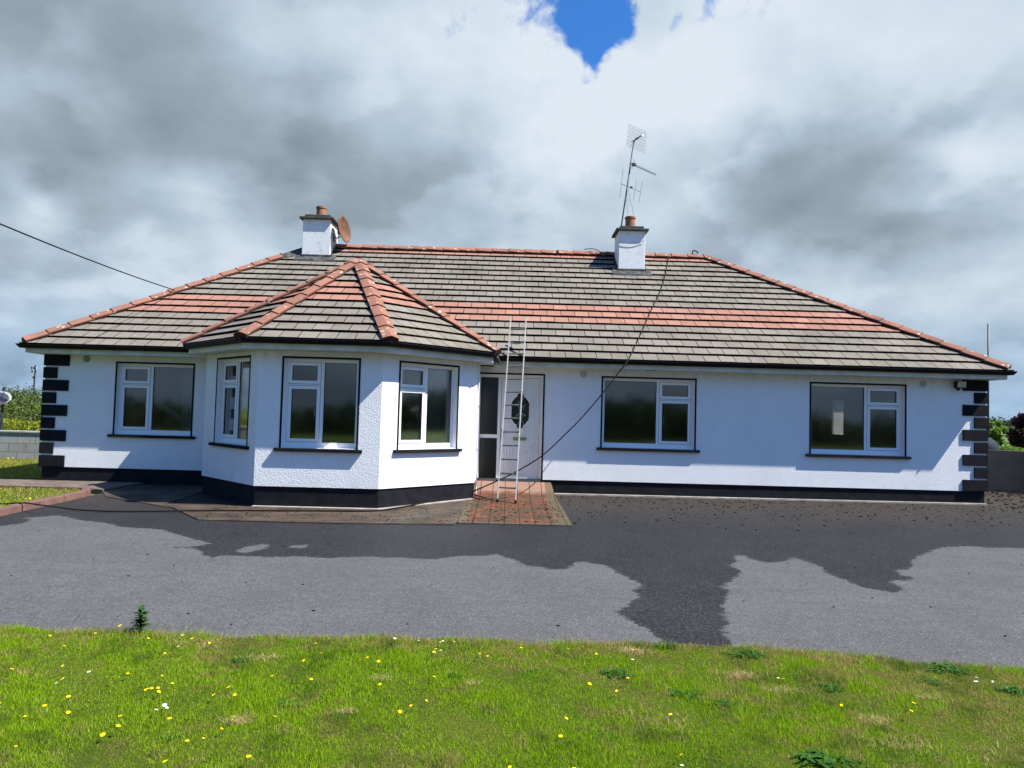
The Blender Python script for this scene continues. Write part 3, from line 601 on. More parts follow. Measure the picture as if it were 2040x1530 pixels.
RED = (5, 6, 7, 17)
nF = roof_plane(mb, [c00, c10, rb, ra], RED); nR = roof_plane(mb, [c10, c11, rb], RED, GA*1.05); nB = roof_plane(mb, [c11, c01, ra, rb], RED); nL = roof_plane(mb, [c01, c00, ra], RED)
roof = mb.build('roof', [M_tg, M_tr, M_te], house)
rb_ = ba+.355; hs = rb_*math.tan(math.pi/8); AZ = 4.50; apex = (bx, by, AZ)
yv = YE+(AZ-EZ)/((RZ-EZ)/(RY-YE))
oa, ob, oc, od = (bx-rb_, by-hs, EZ), (bx-hs, by-rb_, EZ), (bx+hs, by-rb_, EZ), (bx+rb_, by-hs, EZ)
mb = MB(); REDB = (5, 6, 7)
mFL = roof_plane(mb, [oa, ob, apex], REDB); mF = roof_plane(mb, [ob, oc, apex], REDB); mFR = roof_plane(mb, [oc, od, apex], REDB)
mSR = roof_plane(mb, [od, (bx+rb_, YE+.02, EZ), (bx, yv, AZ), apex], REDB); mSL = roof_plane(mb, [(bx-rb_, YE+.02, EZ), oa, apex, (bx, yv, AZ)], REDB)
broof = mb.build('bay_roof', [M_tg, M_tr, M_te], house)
def caps(P, Q, n1, n2, parent, name='hip_tiles', wdt=.118, seg=.42, start=0., lift=.088, cut=None):
    P, Q = np.array(P, float), np.array(Q, float); t = (Q-P); L = np.linalg.norm(t); t /= L; mb = MB()
    ws = []
    for n_ in (n1, n2):
        w_ = np.cross(t, n_); w_ /= np.linalg.norm(w_)
        if w_[2] > 0: w_ = -w_
        ws.append(w_)
    if abs(t[2]) < .05:  # level ridge: both flaps fall away
        ws = [np.cross(t, n1)/np.linalg.norm(np.cross(t, n1)), np.cross(t, n2)/np.linalg.norm(np.cross(t, n2))]; ws = [w if w[2] < 0 else -w for w in ws]
    nm = (n1+n2); nm /= np.linalg.norm(nm)
    s = start
    while s < L-.02:
        e = min(s+seg+.03, L); rows = []
        for (q, rise) in ((s, .022), (e, .0)):
            c_ = P+t*q; jitter = nm*random.uniform(-.002, .002)
            top = c_+nm*(lift+.022+rise)+jitter
            f1 = c_+ws[0]*wdt+n1*(lift+rise); f2 = c_+ws[1]*wdt+n2*(lift+rise)
            m1 = c_+ws[0]*.035+n1*(lift+rise+.014); m2 = c_+ws[1]*.035+n2*(lift+rise+.014)
            g1_ = f1-n1*.02; g2_ = f2-n2*.02; k1 = c_+ws[0]*(wdt-.012)+n1*.004; k2 = c_+ws[1]*(wdt-.012)+n2*.004
            rows.append([k1, g1_, f1, m1, top, m2, f2, g2_, k2])
        a, b_ = rows
        mb.add(a+b_, [(i, i+1, i+10, i+9) for i in (2, 3, 4, 5)], 0)
        mb.add(a+b_, [(1, 2, 11, 10), (6, 7, 16, 15)], 0); mb.add(a+b_, [(0, 1, 10, 9), (7, 8, 17, 16)], 1)
        mb.add(a, [(0, 1, 2, 3, 4, 5, 6, 7, 8)], 1 if s <= start+.01 else 1); mb.add(b_, [(8, 7, 6, 5, 4, 3, 2, 1, 0)], 1)
        s += seg
    return mb.build(name, [M_cap, M_cape], parent)
tv = np.array(ra)-np.array(c00); Lh = np.linalg.norm(tv)
caps(np.array(c00)+tv*.012, np.array(c00)+tv*.865, nF, nL, roof); tvr = np.array(rb)-np.array(c10)
caps(np.array(c10)+tvr*.012, rb, nF, nR, roof); caps(c11, rb, nR, nB, roof); caps(c01, ra, nL, nB, roof)
caps(ra, rb, nF, nB, roof, 'ridge_tiles')
caps(oa, apex, mSL, mFL, broof, wdt=.115); caps(ob, apex, mFL, mF, broof, wdt=.115); caps(oc, apex, mF, mFR, broof, wdt=.115); caps(od, apex, mFR, mSR, broof, wdt=.115); caps(apex, (bx, yv, AZ), mSR, mSL, broof, 'ridge_tiles')
# black lead dressing where the left hip meets the chimney
mb = MB(); a = np.array(c00)+tv*.865; b2 = np.array(ra)
w1_ = np.cross(tv/Lh, nF); w1_ = w1_ if w1_[2] < 0 else -w1_; w1_ /= np.linalg.norm(w1_); w2_ = np.cross(tv/Lh, nL); w2_ = w2_ if w2_[2] < 0 else -w2_; w2_ /= np.linalg.norm(w2_)
for (p, q) in ((a, b2),):
    nm = (nF+nL)/np.linalg.norm(nF+nL)
    vs = []
    for c_ in (p, q): vs += [c_+w1_*.2+nF*.03, c_+w1_*.18+nF*.06, c_+nm*.10, c_+w2_*.18+nL*.06, c_+w2_*.2+nL*.03]
    mb.add(vs, [(i, i+1, i+6, i+5) for i in range(4)]+[(4, 3, 2, 1, 0), (5, 6, 7, 8, 9)])
mb.build('flashing', M_lead, roof)
# fascia, soffit, gutters
def extrude(mb, path, prof, z0=0., closed=False, mi=0):
    rows = [off(path, o_) for o_, _ in prof]; n = len(path); k = len(prof); vs = []
    for i in range(n):
        for j in range(k): vs.append((*rows[j][i], z0+prof[j][1]))
    fs = [(i*k+j, i*k+j+1, (i+1)*k+j+1, (i+1)*k+j) for i in range(n-1) for j in range(k-1)]
    if closed: fs += [(i*k+k-1, i*k, (i+1)*k, (i+1)*k+k-1) for i in range(n-1)]; fs += [tuple(range(k))[::-1], tuple((n-1)*k+j for j in range(k))]
    mb.add(vs, fs, mi)
ov = .335; os_ = .19; ob_ = .285
pathL = [(-os_, 8.2+ov), (-os_, -ov), (bx-ba-ob_, -ov)]
pathB = [(bx-ba-ob_, -ov)]+[tuple(p) for p in off([(bx-ba, 0), A_, B_, C_, D_, (bx+ba, 0)], ob_)[1:5]]+[(bx+ba+ob_, -ov)]
pathR = [(bx+ba+ob_, -ov), (WID+os_, -ov), (WID+os_, 8.2+ov)]
mb = MB()
for p in (pathL, pathR): extrude(mb, p, [(-ov-.005, 0), (-.001, 0), (0, 0), (0, .13), (-.022, .13)], ZT)
mb.box(-os_, WID+os_, 8.2, 8.2+ov, ZT, ZT+.1)
mb.build('fascia', M_fas, house)
mb = MB(); extrude(mb, pathB, [(-ov-.005, .003), (-.001, .003), (.001, .003), (.001, .133), (-.022, .133)], ZT); mb.build('bay_fascia', M_fas, house)
gprof = [(.004, 0), (.07, 0), (.086, .016), (.106, .048), (.118, .060), (.118, .076), (.108, .076), (.10, .064), (.01, .016), (.004, .074)]
pl = [(-os_, 8.2+ov), (-os_, -ov), (bx-ba-ob_+.02, -ov)]
mb = MB(); extrude(mb, pl, gprof, ZT+.085, True); mb.build('gutter', M_gut, house)
mb = MB(); extrude(mb, [(bx+ba+ob_+.02, -ov), (WID+os_, -ov), (WID+os_, 8.2+ov)], gprof, ZT+.085, True); mb.build('gutter', M_gut, house)
mb = MB(); extrude(mb, [(p[0], p[1]) for p in pathB[1:-1]], gprof, ZT+.088, True); mb.build('gutter', M_gut, house)
mb = MB(); xg = bx+ba+ob_+.03
mb.tube([(xg+.03, -ov-.55, 2.62), (xg+.045, -ov-.30, 2.57), (xg+.05, -ov-.06, 2.58)], .045, 10); mb.build('gutter_outlet', M_capc, house, smooth=True)
mb = MB(); xd = D_[0]+.035; mb.tube([(xd, D_[1]+.07, 2.5), (xd, D_[1]+.07, .08)], .013, 10)
for z in (.9, 1.7): mb.box(xd-.03, xd+.022, D_[1]+.045, D_[1]+.095, z, z+.025)
mb.build('downpipe', M_pvc, house, smooth=False)
for px, py in ((1291, 736), (1305, 737)): c_ = wp(px, py, -.2); mb = MB(); mb.box(c_[0]-.04, c_[0]+.04, -.24, -.16, ZT-.006, ZT-.001); mb.build('soffit_vent', M_gut, house)
# round wall vents
m_vent, _, _ = mat('vent_grey', (.40, .41, .41), .7); m_ventg, _, _ = mat('vent_green', (.21, .25, .23), .7)
for (px, py, mm) in ((173, 715, m_ventg), (1162, 746, m_vent), (1839, 765, m_vent)):
    c_ = wp(px, py, 0); mb = MB(); mb.lathe((c_[0], .0, c_[2]), [(.068, 0), (.068, .008), (.058, .012), (.02, .012)], 28, 0, (0, -1, 0)); mb.build('wall_vent', mm, house)
# back glazed door
mb = MB(); FG = FR((WID, 0), (0, 1), (1, 0)); curtain(FG, 5.36, 6.04, 1.26, 2.19, -.24, m_net, .006); frame_ring(mb, FG, 5.35, 6.05, 1.25, 2.2, .06, -.16, -.1); mb.build('window', M_pvc, house)
mb = MB(); FB = FR((WID, 8.2), (-1, 0), (0, 1)); frame_ring(mb, FB, WID-BW[1], WID-BW[0], .3, 2.3, .07, -.12, -.05); mb.build('door_frame', M_pvc, house)
# chimneys
m_cw = noisy('weathered_white_chimney', (.74, .76, .78), (.45, .47, .47), 7, .8, .5, 40, lo=.52, hi=.8)
def chimney(x0, x1, y0, y1, pxt, pxy, potx, poty0, poty1):
    zt = wp(pxt, pxy, y0)[2]; zb = EZ+(y0-YE)*(RZ-EZ)/(RY-YE)
    mb = MB(); mb.box(x0, x1, y0, y1, zb+.10, zt); ch = mb.build('chimney', m_cw, house, bevel=.008)
    mb = MB(); mb.box(x0-.075, x1+.075, y0-.075, y1+.075, zt, zt+.055); mb.build('chimney_cap', M_capc, ch, bevel=.01)
    mb = MB(); mb.box(x0+.03, x1-.03, y0+.03, y1-.03, zt+.055, zt+.135); mb.build('chimney_cap', M_capc, ch, bevel=.012)
    cx_, cy_ = (x0+x1)/2, (y0+y1)/2; ztop = wp(potx, poty1, cy_)[2]; zp = zt+.13
    mb = MB(); mb.lathe((cx_, cy_, zp), [(.125, 0), (.12, ztop-zp-.05), (.135, ztop-zp-.045), (.135, ztop-zp), (.105, ztop-zp), (.10, ztop-zp-.15), (.02, ztop-zp-.15)], 28); mb.build('chimney_pot', M_pot, ch, smooth=False)
    mb = MB(); sl_ = (RZ-EZ)/(RY-YE); e = .035
    Zr = lambda y: EZ+(y-YE)*sl_ if y < RY else RZ-(y-RY)*sl_
    mb.box(x0+.002, x1-.002, y0+.002, y1-.002, zb-.6, zb+.11)
    mb.hexa([(x0-.16, y0-.19, Zr(y0-.19)+.03), (x1+.16, y0-.19, Zr(y0-.19)+.03), (x1+.16, y0+.05, Zr(y0+.05)+.03), (x0-.16, y0+.05, Zr(y0+.05)+.03), (x0-.14, y0-.17, Zr(y0-.17)+.068), (x1+.14, y0-.17, Zr(y0-.17)+.068), (x1+.14, y0+.05, Zr(y0+.05)+.075), (x0-.14, y0+.05, Zr(y0+.05)+.075)])
    mb.hexa([(x0-.03, y0-.03, zb-.1), (x1+.03, y0-.03, zb-.1), (x1+.03, RY, zb-.1), (x0-.03, RY, zb-.1), (x0-.025, y0-.025, zb+.10), (x1+.025, y0-.025, zb+.10), (x1+.025, RY, RZ+.09), (x0-.025, RY, RZ+.09)])
    mb.build('flashing', M_lead, ch); return zt, zb
zc1, zb1 = chimney(3.93, 4.63, 3.45, 4.18, 630, 437, 634, 428, 413)
zc2, zb2 = chimney(11.80, 12.45, 3.17, 3.86, 1258, 460, 1258, 447, 433)
# wire strap round the right chimney
mb = MB(); a = wp(1233, 482, 3.16); b_ = wp(1283, 480, 3.16)
mb.tube([a+(b_-a)*t+np.array([0, -.012, -.06*math.sin(math.pi*t)]) for t in np.linspace(0, 1, 9)], .005, 5); mb.build('strap', M_steel, house)

# ============================================================ things on and around the house
def pt(x, y, Y): return tuple(wp(x, y, Y))
# satellite dish
dc = wp(686, 457, 3.72); dn = np.array([.965, -.23, .14]); dn /= np.linalg.norm(dn)
dish = empty('satellite_dish', tuple(wp(655, 473, 3.75)), 'rusty round satellite dish bracketed to the side of the left chimney', 'satellite dish')
mb = MB(); R_ = .335; prof = [(R_*k/8, .075*(k/8)**2) for k in range(0, 9)]; prof[0] = (.002, 0)
mb.lathe(dc-dn*.06, prof+[(R_+.008, .07), (R_+.008, .06)]+[(R_*k/8, .075*(k/8)**2-.008) for k in range(8, 0, -1)], 40, 0, dn)
mb.build('reflector', M_rust, dish, smooth=True)
mb = MB(); bk = dc-dn*.13; base = wp(654, 473, 3.75); base[0] = 4.63
mb.tube([base, base+np.array([.12, 0, -.005]), base+np.array([.2, 0, .05]), (bk+np.array([-.05, 0, -.06]))], .016, 8); mb.box(4.63, 4.65, 3.69, 3.81, base[2]-.09, base[2]+.09); mb.box(bk[0]-.05, bk[0]+.03, bk[1]-.03, bk[1]+.03, bk[2]-.1, bk[2]+.07)
mb.build('bracket', M_steel, dish)
mb = MB(); mb.tube([bk+np.array([0, 0, -.08]), bk+np.array([-.04, 0, -.2]), bk+np.array([-.12, 0, -.3]), (4.66, 3.6, zb1+.2), (4.67, 3.42, zb1+.02), (4.6, 3.36, zb1)], .007, 6); mb.build('cable', M_rubber, dish)
# aerial
AY = 3.9
aer = empty('television_aerial', pt(1238, 450, AY), 'leaning aerial mast with grid panel and two small antennas behind the right chimney', 'aerial')
mb = MB(); mb.tube([pt(1236, 470, AY), pt(1238, 450, AY), pt(1263, 281, AY)], .019, 8); mb.build('mast', M_steel, aer, smooth=True)
Gc = [np.array(wp(1252, 247, AY-.25)), np.array(wp(1288.5, 263, AY-.45)), np.array(wp(1284, 305.5, AY-.35)), np.array(wp(1247.8, 290, AY-.15))]
mb = MB()
for i in range(22):
    t = i/21; mb.tube([Gc[0]*(1-t)+Gc[1]*t, Gc[3]*(1-t)+Gc[2]*t], .0028, 4)
for i in range(8):
    t = i/7; mb.tube([Gc[0]*(1-t)+Gc[3]*t, Gc[1]*(1-t)+Gc[2]*t], .0028, 4)
mb.build('grid_reflector', M_wire, aer)
mb = MB(); mb.tube([pt(1263, 283, AY), pt(1266, 277, AY-.3), pt(1277, 271, AY-.6)], .018, 8); mb.tube([pt(1258, 282, AY), pt(1272, 276, AY-.3)], .01, 6); mb.build('feed_arm', M_steel, aer)
mb = MB(); mb.tube([pt(1276.5, 271.5, AY-.6), pt(1280.5, 269.5, AY-.66)], .028, 10); mb.build('feed_cap', M_pvc, aer)
mb = MB(); a, b_ = np.array(wp(1255, 325, AY)), np.array(wp(1306, 348, AY-.5)); mb.tube([a, b_], .008, 6)
for i in range(11):
    t = .22+.78*i/10; c_ = a*(1-t)+b_*t; e = np.array([-.022, .05, .078])*(1-.3*t); mb.tube([c_-e, c_+e], .0055, 4)
for sgn in (-1, 1): mb.tube([a+(b_-a)*.12+np.array([0, .12*sgn, .10]), a+(b_-a)*.12+np.array([0, .12*sgn, -.10])], .005, 4)
mb.box(*(lambda c_: (c_[0]-.03, c_[0]+.07, c_[1]-.03, c_[1]+.03, c_[2]-.04, c_[2]+.03))(a+(b_-a)*.12)); mb.build('yagi_antenna', M_steel, aer)
mb = MB(); mb.tube([pt(1236, 365.5, AY-.03), pt(1277, 383, AY-.06)], .007, 6)
for q in (((1241.5, 337), (1234.5, 395)), ((1253.5, 356), (1250, 374)), ((1268.4, 357), (1262, 398)), ((1279.5, 361), (1273, 403))): mb.tube([pt(*q[0], AY-.05), pt(*q[1], AY-.05)], .0038, 4)
c_ = wp(1257.5, 373.5, AY-.04); mb.box(c_[0]-.03, c_[0]+.03, c_[1]-.02, c_[1]+.02, c_[2]-.02, c_[2]+.02); mb.build('radio_antenna', M_steel, aer)
mb = MB()
for q in (((1249, 376), (1248.5, 395), (1250, 420), (1251, 433)), ((1252, 376), (1255, 398), (1260, 415), (1262.5, 433)), ((1262, 284), (1257, 318), (1250, 370))): mb.tube([pt(*p, AY-.03) for p in q], .0035, 4)
mb.build('cable', M_rubber, aer)
# floodlight
fc = wp(1906, 767, 0)
fl = empty('floodlight', (fc[0], 0, fc[2]), 'small black floodlight with silver face beside the top right corner block', 'floodlight')
mb = MB(); mb.hexa([(fc[0]-.10, -.13, fc[2]-.075), (fc[0]+.10, -.13, fc[2]-.075), (fc[0]+.08, -.03, fc[2]-.06), (fc[0]-.08, -.03, fc[2]-.06), (fc[0]-.10, -.15, fc[2]+.075), (fc[0]+.10, -.15, fc[2]+.075), (fc[0]+.08, -.03, fc[2]+.06), (fc[0]-.08, -.03, fc[2]+.06)]); mb.box(fc[0]-.035, fc[0]+.035, -.03, 0, fc[2]-.04, fc[2]+.04)
mb.build('housing', M_gut, fl, bevel=.006)
mb = MB(); mb.hexa([(fc[0]-.075, -.139, fc[2]-.055), (fc[0]+.095, -.139, fc[2]-.055), (fc[0]+.095, -.13, fc[2]-.055), (fc[0]-.075, -.13, fc[2]-.055), (fc[0]-.075, -.156, fc[2]+.06), (fc[0]+.095, -.156, fc[2]+.06), (fc[0]+.095, -.14, fc[2]+.06), (fc[0]-.075, -.14, fc[2]+.06)]); mb.build('lamp_glass', noisy('silver_reflector', (.5, .52, .5), (.25, .27, .26), 30, .3, 0, metal=.3), fl)
mb = MB(); mb.lathe((fc[0]-.03, -.09, fc[2]-.115), [(.012, 0), (.03, .008), (.03, .04)], 14); mb.build('motion_sensor', M_gut, fl, smooth=True)
# ladder
ft1, ft2 = gp(991, 998, .04), gp(1027, 1000.5, .04)
def rail(foot, pxtop):
    zc, yc = 2.70, -.475   # where it rests on the gutter
    s_ = (yc-foot[1])/(zc-foot[2])
    zt_ = 3.47; yt = foot[1]+s_*(zt_-foot[2]); top = wp(pxtop, 632, yt); return np.array([top[0], yt, top[2]])
tp1, tp2 = rail(ft1, 1017.5), rail(ft2, 1048)
lad = empty('ladder', tuple((ft1+ft2)/2), 'aluminium ladder leaning on the gutter in front of the white front door', 'ladder')
def bar(mb, a, b_, w, d):
    a, b_ = np.array(a), np.array(b_); t = (b_-a)/np.linalg.norm(b_-a); x = np.array([1., 0, 0]); x = x-t*(x@t); x /= np.linalg.norm(x); y = np.cross(t, x)
    q = lambda c_: [c_-x*w-y*d, c_+x*w-y*d, c_+x*w+y*d, c_-x*w+y*d]; mb.hexa(q(a)+q(b_))
for a, b_ in ((ft1, tp1), (ft2, tp2)):
    mb = MB(); bar(mb, a, b_, .0115, .028); mb.build('rail', M_alu, lad, bevel=.003)
for i in range(13):
    z = ft1[2]+.235+i*.2475; t = (z-ft1[2])/(tp1[2]-ft1[2])
    if t > .985: break
    a = ft1+(tp1-ft1)*t; b_ = ft2+(tp2-ft2)*t; mb = MB()
    if i == 11: mb.tube([a+(b_-a)*q+np.array([0, 0, -.045*math.sin(math.pi*q)]) for q in np.linspace(0, 1, 7)], .013, 8)   # the bent rung
    else: mb.tube([a, b_], .0155, 8)
    mb.build('rung', M_rung, lad)
for f_ in (ft1, ft2): mb = MB(); mb.box(f_[0]-.018, f_[0]+.018, f_[1]-.038, f_[1]+.038, float(terr(f_[0], f_[1]))+.015, f_[2]+.04); mb.build('foot', M_rubber, lad)
# hose from the ridge over the eaves and along the ground
def smooth_path(P, k=8):
    P = [np.array(p, float) for p in P]; out = []
    for i in range(len(P)-1):
        p0, p1, p2, p3 = P[max(i-1, 0)], P[i], P[i+1], P[min(i+2, len(P)-1)]
        for j in range(k):
            t = j/k; out.append(.5*((2*p1)+(-p0+p2)*t+(2*p0-5*p1+4*p2-p3)*t*t+(-p0+3*p1-3*p2+p3)*t**3))
    return out+[P[-1]]
def onroof(x, y, lift=.075):
    sl_ = (RZ-EZ)/(RY-YE); n = np.array([0, -sl_, 1.]); d = ray(x, y); p0 = np.array([0, YE, EZ+lift]); return CAM+d*(((p0-CAM)@n)/(d@n))
hp = [onroof(1333, 506.5, .12), onroof(1331, 518), onroof(1322, 560), onroof(1311, 590), onroof(1300, 612), onroof(1281, 655), onroof(1266, 688), wp(1250, 719, -.475), wp(1228, 748, -.52), wp(1205, 778, -.60), wp(1160, 831, -.75), wp(1120, 871, -.90), wp(1079, 908.5, -1.02), wp(1026, 941, -1.12), wp(985, 960.5, -1.06), gp(946, 977.5, .16), gp(938, 981, .1), gp(905, 990, .04), gp(860, 999, .035), gp(800, 1010, .035), gp(744, 1017.5, .03), gp(640, 1017.5, .03), gp(500, 1017, .03), gp(400, 1017, .03), gp(300, 1018.5, .02), gp(220, 1018.5, .02), gp(150, 1015, .03), gp(110, 1009.5, .07), gp(80, 1006, .13), gp(50, 1002, .12), gp(20, 1003, .09), gp(-60, 1006, .08)]
mb = MB(); mb.tube(smooth_path(hp, 7), .0115, 8); o = mb.build('hose', M_rubber, org=tuple(hp[-1]), smooth=True)
setp(o, 'long black hose running from the roof ridge past the ladder and along the ground', 'hose')
# short black cable end lying over the ridge beside the right chimney, and a bracket on the ridge
mb = MB(); mb.tube(smooth_path([(11.05, 4.1, RZ+.17), (11.3, 4.0, RZ+.16), (11.55, 3.8, RZ-.02), (11.78, 3.7, RZ-.08)], 5), .010, 6); o = mb.build('loose_cable', M_rubber, org=(11.3, 4, RZ)); setp(o, 'short loose black cable lying over the ridge against the right chimney', 'cable')
q_ = wp(1383, 509, 4.05); mb = MB(); mb.tube(smooth_path([(q_[0]-.05, 4.05, RZ+.10), (q_[0]-.04, 4.02, RZ+.19), (q_[0]+.04, 4.0, RZ+.18), (q_[0]+.09, 4.0, RZ+.12)], 4), .016, 6); o = mb.build('ridge_hook', M_rubber, org=(q_[0], 4.05, RZ+.1)); setp(o, 'small bent black hook on the ridge tiles near the right end', 'hook')
# overhead cable
e0 = onroof(348, 578, .12); e1 = wp(0, 446, -4.5); dr = e1-e0; far = e0+dr*2.6
mb = MB(); mb.tube([e0+(far-e0)*t+np.array([0, 0, -.25*4*t*(1-t)+.25*4*(1-1/2.6)*t]) for t in np.linspace(0, 1, 30)], .011, 6); o = mb.build('overhead_cable', M_rubber, org=tuple(e0)); setp(o, 'black overhead cable crossing the sky to the left hip of the roof', 'cable')
# ------------------------------------------------------------ walls
m_blk, gg, bs = mat('concrete_block', (.4, .4, .38), .9, 0, .3); P = objc(gg)
bt = gg.n('ShaderNodeTexBrick'); bt.offset = .5; bt.inputs['Scale'].default_value = 1; bt.inputs['Brick Width'].default_value = .45; bt.inputs['Row Height'].default_value = .222; bt.inputs['Mortar Size'].default_value = .007
bt.inputs['Color1'].default_value = (.33, .33, .30, 1); bt.inputs['Color2'].default_value = (.26, .265, .25, 1); bt.inputs['Mortar'].default_value = (.10, .10, .09, 1)
sx = gg.n('ShaderNodeSeparateXYZ'); gg.l(P, sx.inputs[0]); cx_ = gg.n('ShaderNodeCombineXYZ'); gg.l(sx.outputs['X'], cx_.inputs[0]); gg.l(sx.outputs['Z'], cx_.inputs[1]); gg.l(cx_.outputs[0], bt.inputs['Vector'])
c = gg.mix(gg.rng(gg.noise(P, 3, 5, .6), .5, .75), bt.outputs['Color'], (.17, .17, .14)); gg.l(c, bs.inputs['Base Color']); bump(gg, bs, gg.m('SUBTRACT', gg.noise(P, 60, 5, .7), gg.m('MULTIPLY', bt.outputs['Fac'], 2)), .5, .006)
def block_wall(p0, p1, h, lab, matl, cop=True):
    p0, p1 = np.array(p0), np.array(p1); L = np.linalg.norm(p1-p0); t = (p1-p0)/L
    r = empty('block_wall', (p0[0], p0[1], float(terr(*p0))), lab, 'wall'); r.rotation_euler.z = math.atan2(t[1], t[0])
    mb = MB(); mb.box(0, L, 0, .215, -.2, h); o = mb.build('masonry', matl); o.parent = r
    if cop: mb = MB(); mb.box(-.02, L+.02, -.03, .245, h, h+.05); o = mb.build('coping', matl if matl is not m_blk else noisy('coping_concrete', (.34, .34, .31), (.22, .22, .2), 6, .9, .4, 60), bevel=.01); o.parent = r
    return r
block_wall((-14, 3.95), (-.55, 4.38), .72, 'pale grey concrete block wall beyond the left corner of the house', m_blk)
m_dw = noisy('dark_stained_wall', (.068, .066, .060), (.042, .042, .039), 3, .9, .6, 40)
wr = block_wall((19.6, 3.55), (24.5, -.65), .93, 'dark weathered wall running past the right corner of the house', m_dw, False)
# ------------------------------------------------------------ foliage
def leaf_mat(name, c1, c2, c3, tr=.35, sc=1.2):
    m = bpy.data.materials.new(name); m.use_nodes = True; n = m.node_tree; n.nodes.clear(); g = NG(n); P = posc(g); ri = g.n('ShaderNodeNewGeometry').outputs['Random Per Island']
    c = g.mix(ri, c1, c2); c = g.mix(g.rng(g.noise(P, sc, 5, .6), .4, .65), c, c3)
    d = g.n('ShaderNodeBsdfDiffuse'); t = g.n('ShaderNodeBsdfTranslucent'); g.l(c, d.inputs[0]); g.l(c, t.inputs[0]); gl = g.n('ShaderNodeBsdfGlossy'); gl.inputs['Roughness'].default_value = .45
    mx = g.n('ShaderNodeMixShader'); mx.inputs[0].default_value = tr; g.l(d.outputs[0], mx.inputs[1]); g.l(t.outputs[0], mx.inputs[2])
    m2 = g.n('ShaderNodeMixShader'); m2.inputs[0].default_value = .02; g.l(mx.outputs[0], m2.inputs[1]); g.l(gl.outputs[0], m2.inputs[2])
    o = g.n('ShaderNodeOutputMaterial'); g.l(m2.outputs[0], o.inputs[0]); return m
def mesh_np(name, V, F, matl, loc=(0, 0, 0), smooth=False):
    me = bpy.data.meshes.new(name); V = np.asarray(V, np.float32).reshape(-1, 3)-np.array(loc, np.float32); F = np.asarray(F, np.int32); k = F.shape[1]
    me.vertices.add(len(V)); me.vertices.foreach_set('co', V.ravel()); me.loops.add(F.size); me.loops.foreach_set('vertex_index', F.ravel()); me.polygons.add(len(F)); me.polygons.foreach_set('loop_start', np.arange(0, F.size, k, dtype=np.int32)); me.polygons.foreach_set('loop_total', np.full(len(F), k, np.int32))
    me.materials.append(matl); me.update(calc_edges=True)
    if smooth: me.polygons.foreach_set('use_smooth', [True]*len(F))
    o = bpy.data.objects.new(name, me); COL.objects.link(o); o.location = loc; return o
def leaves(C, size, upb=.3):
    n = len(C); d = rng.normal(size=(n, 3)); d[:, 2] = np.abs(d[:, 2])*.7+upb; d /= np.linalg.norm(d, axis=1)[:, None]
    a = np.cross(d, rng.normal(size=(n, 3))); a /= np.linalg.norm(a, axis=1)[:, None]; b_ = np.cross(d, a)
    s_ = size*rng.uniform(.6, 1.4, (n, 1)); V = np.stack([C-a*s_, C+b_*s_*.42, C+a*s_, C-b_*s_*.42], 1); return V.reshape(-1, 3), np.arange(4*n).reshape(n, 4)
def clump_pts(centers, radii, per, shell=.55):
    out = []
    for c_, r in zip(centers, radii):
        n = int(per*r*r); v = rng.normal(size=(n, 3)); v /= np.linalg.norm(v, axis=1)[:, None]; q = shell+(1-shell)*rng.random((n, 1))**.6
        out.append(np.array(c_)+v*q*np.array([r, r, r*.85])*(1+.25*np.sin(v[:, :1]*5+c_[0])*np.cos(v[:, 1:2]*6)))
    return np.concatenate(out)
M_lg = leaf_mat('thicket_leaves', (.075, .115, .016), (.115, .150, .026), (.040, .065, .014), .25, .9)
M_hedge = leaf_mat('golden_hedge_leaves', (.27, .30, .015), (.36, .37, .02), (.15, .19, .012))
M_bright = leaf_mat('bright_leaves', (.13, .24, .03), (.19, .29, .045), (.09, .17, .025))
M_maroon = leaf_mat('maroon_leaves', (.045, .015, .016), (.07, .022, .02), (.025, .012, .012), .2)
M_dark = leaf_mat('distant_leaves', (.03, .055, .018), (.045, .075, .022), (.02, .038, .014), .2, .1)
M_bark = noisy('bark', (.09, .07, .05), (.05, .04, .03), 8, .95, .6, 30)
# thicket left
cs, rs = [], []
for i in range(230):
    x = rng.uniform(-26, 3.5); y = rng.uniform(13, 24); top = 1.9+.12*math.sin(x*.7)+.1*math.sin(x*1.9+1)+(y-13)*.02+rng.uniform(-.25, .1); r = rng.uniform(.5, 1.0); cs.append((x, y, top-r*.8)); rs.append(r)
    if i % 2 == 0: cs.append((x, 12.6+rng.uniform(0, 1.0), rng.uniform(.6, 1.2))); rs.append(rng.uniform(.5, .8))
P_ = clump_pts(cs, rs, 900); V, F_ = leaves(P_, .05); o = mesh_np('thicket', V, F_, M_lg, (-8, 17, 0)); o['kind'] = 'stuff'
mb = MB(); 
for i in range(40):
    x = rng.uniform(-12, 2); y = rng.uniform(13, 15); mb.tube([(x, y, .1), (x+rng.uniform(-.3, .3), y, 1), (x+rng.uniform(-.6, .6), y, 1.8)], [.05, .035, .01], 6)
# golden hedge
x0_, x1_ = -20, -.2; n = 26000; C = np.column_stack([rng.uniform(x0_, x1_, n), 6.6+rng.uniform(-.3, .3, n), rng.uniform(.2, 1, n)]); C[:, 2] = .15+.86*C[:, 2]**.6+.04*np.sin(C[:, 0]*3)
edge = rng.random(n) < .6; C[edge, 1] = np.where(rng.random(edge.sum()) < .7, 6.3, 6.9)+rng.normal(0, .03, edge.sum()); V, F_ = leaves(C, .035)
hd = empty('hedge', (-10, 6.6, .15), 'low clipped golden green hedge behind the pale block wall', 'hedge')
o = mesh_np('foliage', V, F_, M_hedge, (-10, 6.6, .15)); o.parent = hd; o.location = (0, 0, 0)
